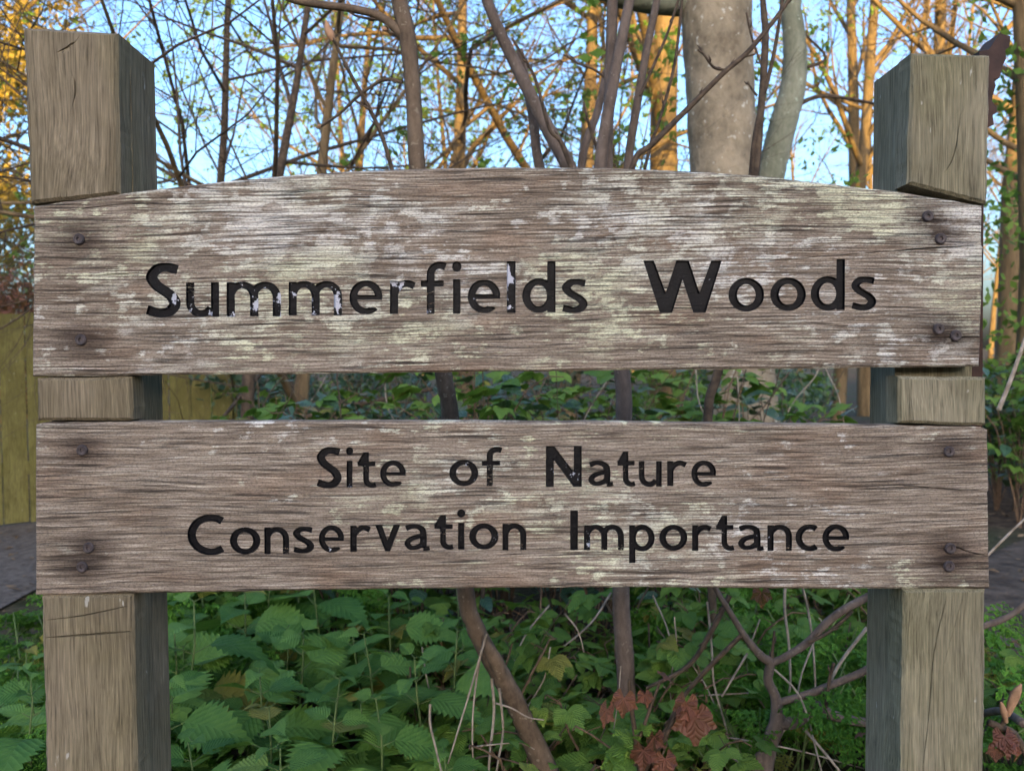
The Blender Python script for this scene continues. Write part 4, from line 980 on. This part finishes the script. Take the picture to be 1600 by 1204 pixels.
# golden evergreen at the far left, dark hedge under it, ivy clad tree at the right
t = tree('golden_tree', 'leafy evergreen glowing golden in the low sun beyond the fence', base_at(-60, 12), 7, .16, SPREAD, 31, M['oakbark'])
b = base_at(-60, 12); cloud('foliage', [(b.x + rng.uniform(-1.6, 1.3), b.y + rng.uniform(-1.2, 1.2), rng.uniform(2.6, 7), .55, .55, .5) for k in range(34)], 15000, .055, M['leaf_gold'], t, 5)
for px, Zs, hh in ((-60, 7.6, 1.9), (20, 8.2, 2.0), (110, 8.6, 1.9), (200, 8.9, 1.8)):
    b = base_at(px, Zs); h = empty('hedge_shrub', b, 'dark reddish hedge shrub above the fence top', 'shrub', 'hedge shrubs behind the fence')
    tb = TB()
    for k in range(9): tb.tube([b, b + Vector((rng.uniform(-.2, .2), rng.uniform(-.2, .2), 1)), b + Vector((rng.uniform(-.5, .5), rng.uniform(-.4, .4), hh))], [.02, .014, .004], 5)
    tb.build('stem', M['twig'], h); cloud('foliage', [(b.x + rng.uniform(-.4, .4), b.y + rng.uniform(-.3, .3), rng.uniform(.5, hh), .3, .3, .25) for k in range(12)], 2600, .03, M['leaf_red'] if px != 110 else M['leaf_dark'], h, px + 99)
for px, Zs, s_, lb in ((1598, 7.0, 5, 'slim ivy clad tree with scattered green leaves beyond the scrolled bracket'), (1650, 9.5, 7, 'farther ivy clad tree with sunlit leaves beyond the earth path')):
    t = tree('ivy_tree', lb, base_at(px, Zs), 8, .10, SLENDER, px, M['oakbark'])
    b = base_at(px, Zs); cloud('foliage', [(b.x + rng.uniform(-.25, .25), b.y + rng.uniform(-.2, .2), rng.uniform(.2, 4.5), .3, .3, .3) for k in range(22)], 900, .045, M['leaf_bramble'], t, s_)
# low woodland understorey further back
for k in range(26):
    Zs = rng.uniform(5.5, 16); b = base_at(rng.uniform(330, 1240) if k % 4 else rng.uniform(1480, 1720), Zs); h = empty('understorey_bush', b, 'rounded leafy bush in the dim understorey behind the thicket', 'bush', 'understorey bushes'); hh = rng.uniform(.8, 1.25)
    tb = TB()
    for j in range(7): tb.tube([b, b + Vector((rng.uniform(-.2, .2), rng.uniform(-.2, .2), hh * .5)), b + Vector((rng.uniform(-.5, .5), rng.uniform(-.4, .4), hh))], [.012, .009, .003], 4)
    tb.build('stem', M['twig'], h); cloud('foliage', [(b.x + rng.uniform(-.6, .6), b.y + rng.uniform(-.4, .4), rng.uniform(.2, hh), .28, .28, .22) for q in range(9)], 900, .04, M['leaf_dark'] if k % 3 else M['leaf_bramble'], h, k)

# unseen trees added behind the viewer: their bare crowns break up the low sun
protoB = [tree('woodland_tree', 'unseen bare tree added behind the viewer to break up the sun', (0, 0, 0), 12, .16, SPREAD, 700 + k, M['oakbark'], group='unseen trees added to break up the sun') for k in range(2)]
place(protoB, [(-1.5, -24, .8), (6.5, -26, .85), (14, -24, .9)], rng)

# fallen leaves over the earth and the paths
rs = np.random.RandomState(9); n = 9000
X = rs.uniform(-6, 6, n); Y = rs.uniform(1.4, 11, n); Zl = np.array([gz(a, b) for a, b in zip(X, Y)]) + .016
on_path = (np.abs(X + 3.15) < .9) | ((X > 1.9) & (Y < 5.6)); keep = ~on_path | (rs.uniform(size=n) < .35)
X, Y, Zl = X[keep], Y[keep], Zl[keep]; n = len(X); A = rs.uniform(0, 6.28, n); S_ = rs.uniform(.012, .035, n); V = []
for (u, v) in ((-1, 0), (0, .5), (1, 0), (0, -.5)):
    V.append(np.stack([X + S_ * (u * np.cos(A) - v * np.sin(A)), Y + S_ * (u * np.sin(A) + v * np.cos(A)), Zl + S_ * rs.uniform(-.1, .45, n)], 1))
V = np.stack(V, 1).reshape(-1, 3)
tag(obj('leaf_litter', mesh('leaf_litter', V, np.arange(4 * n).reshape(-1, 4).tolist(), plain('fallen_leaf', (.07, .045, .025), (.22, .15, .085), 5))), 'brown fallen leaves strewn over the earth and paths', 'leaf litter', kind='stuff')
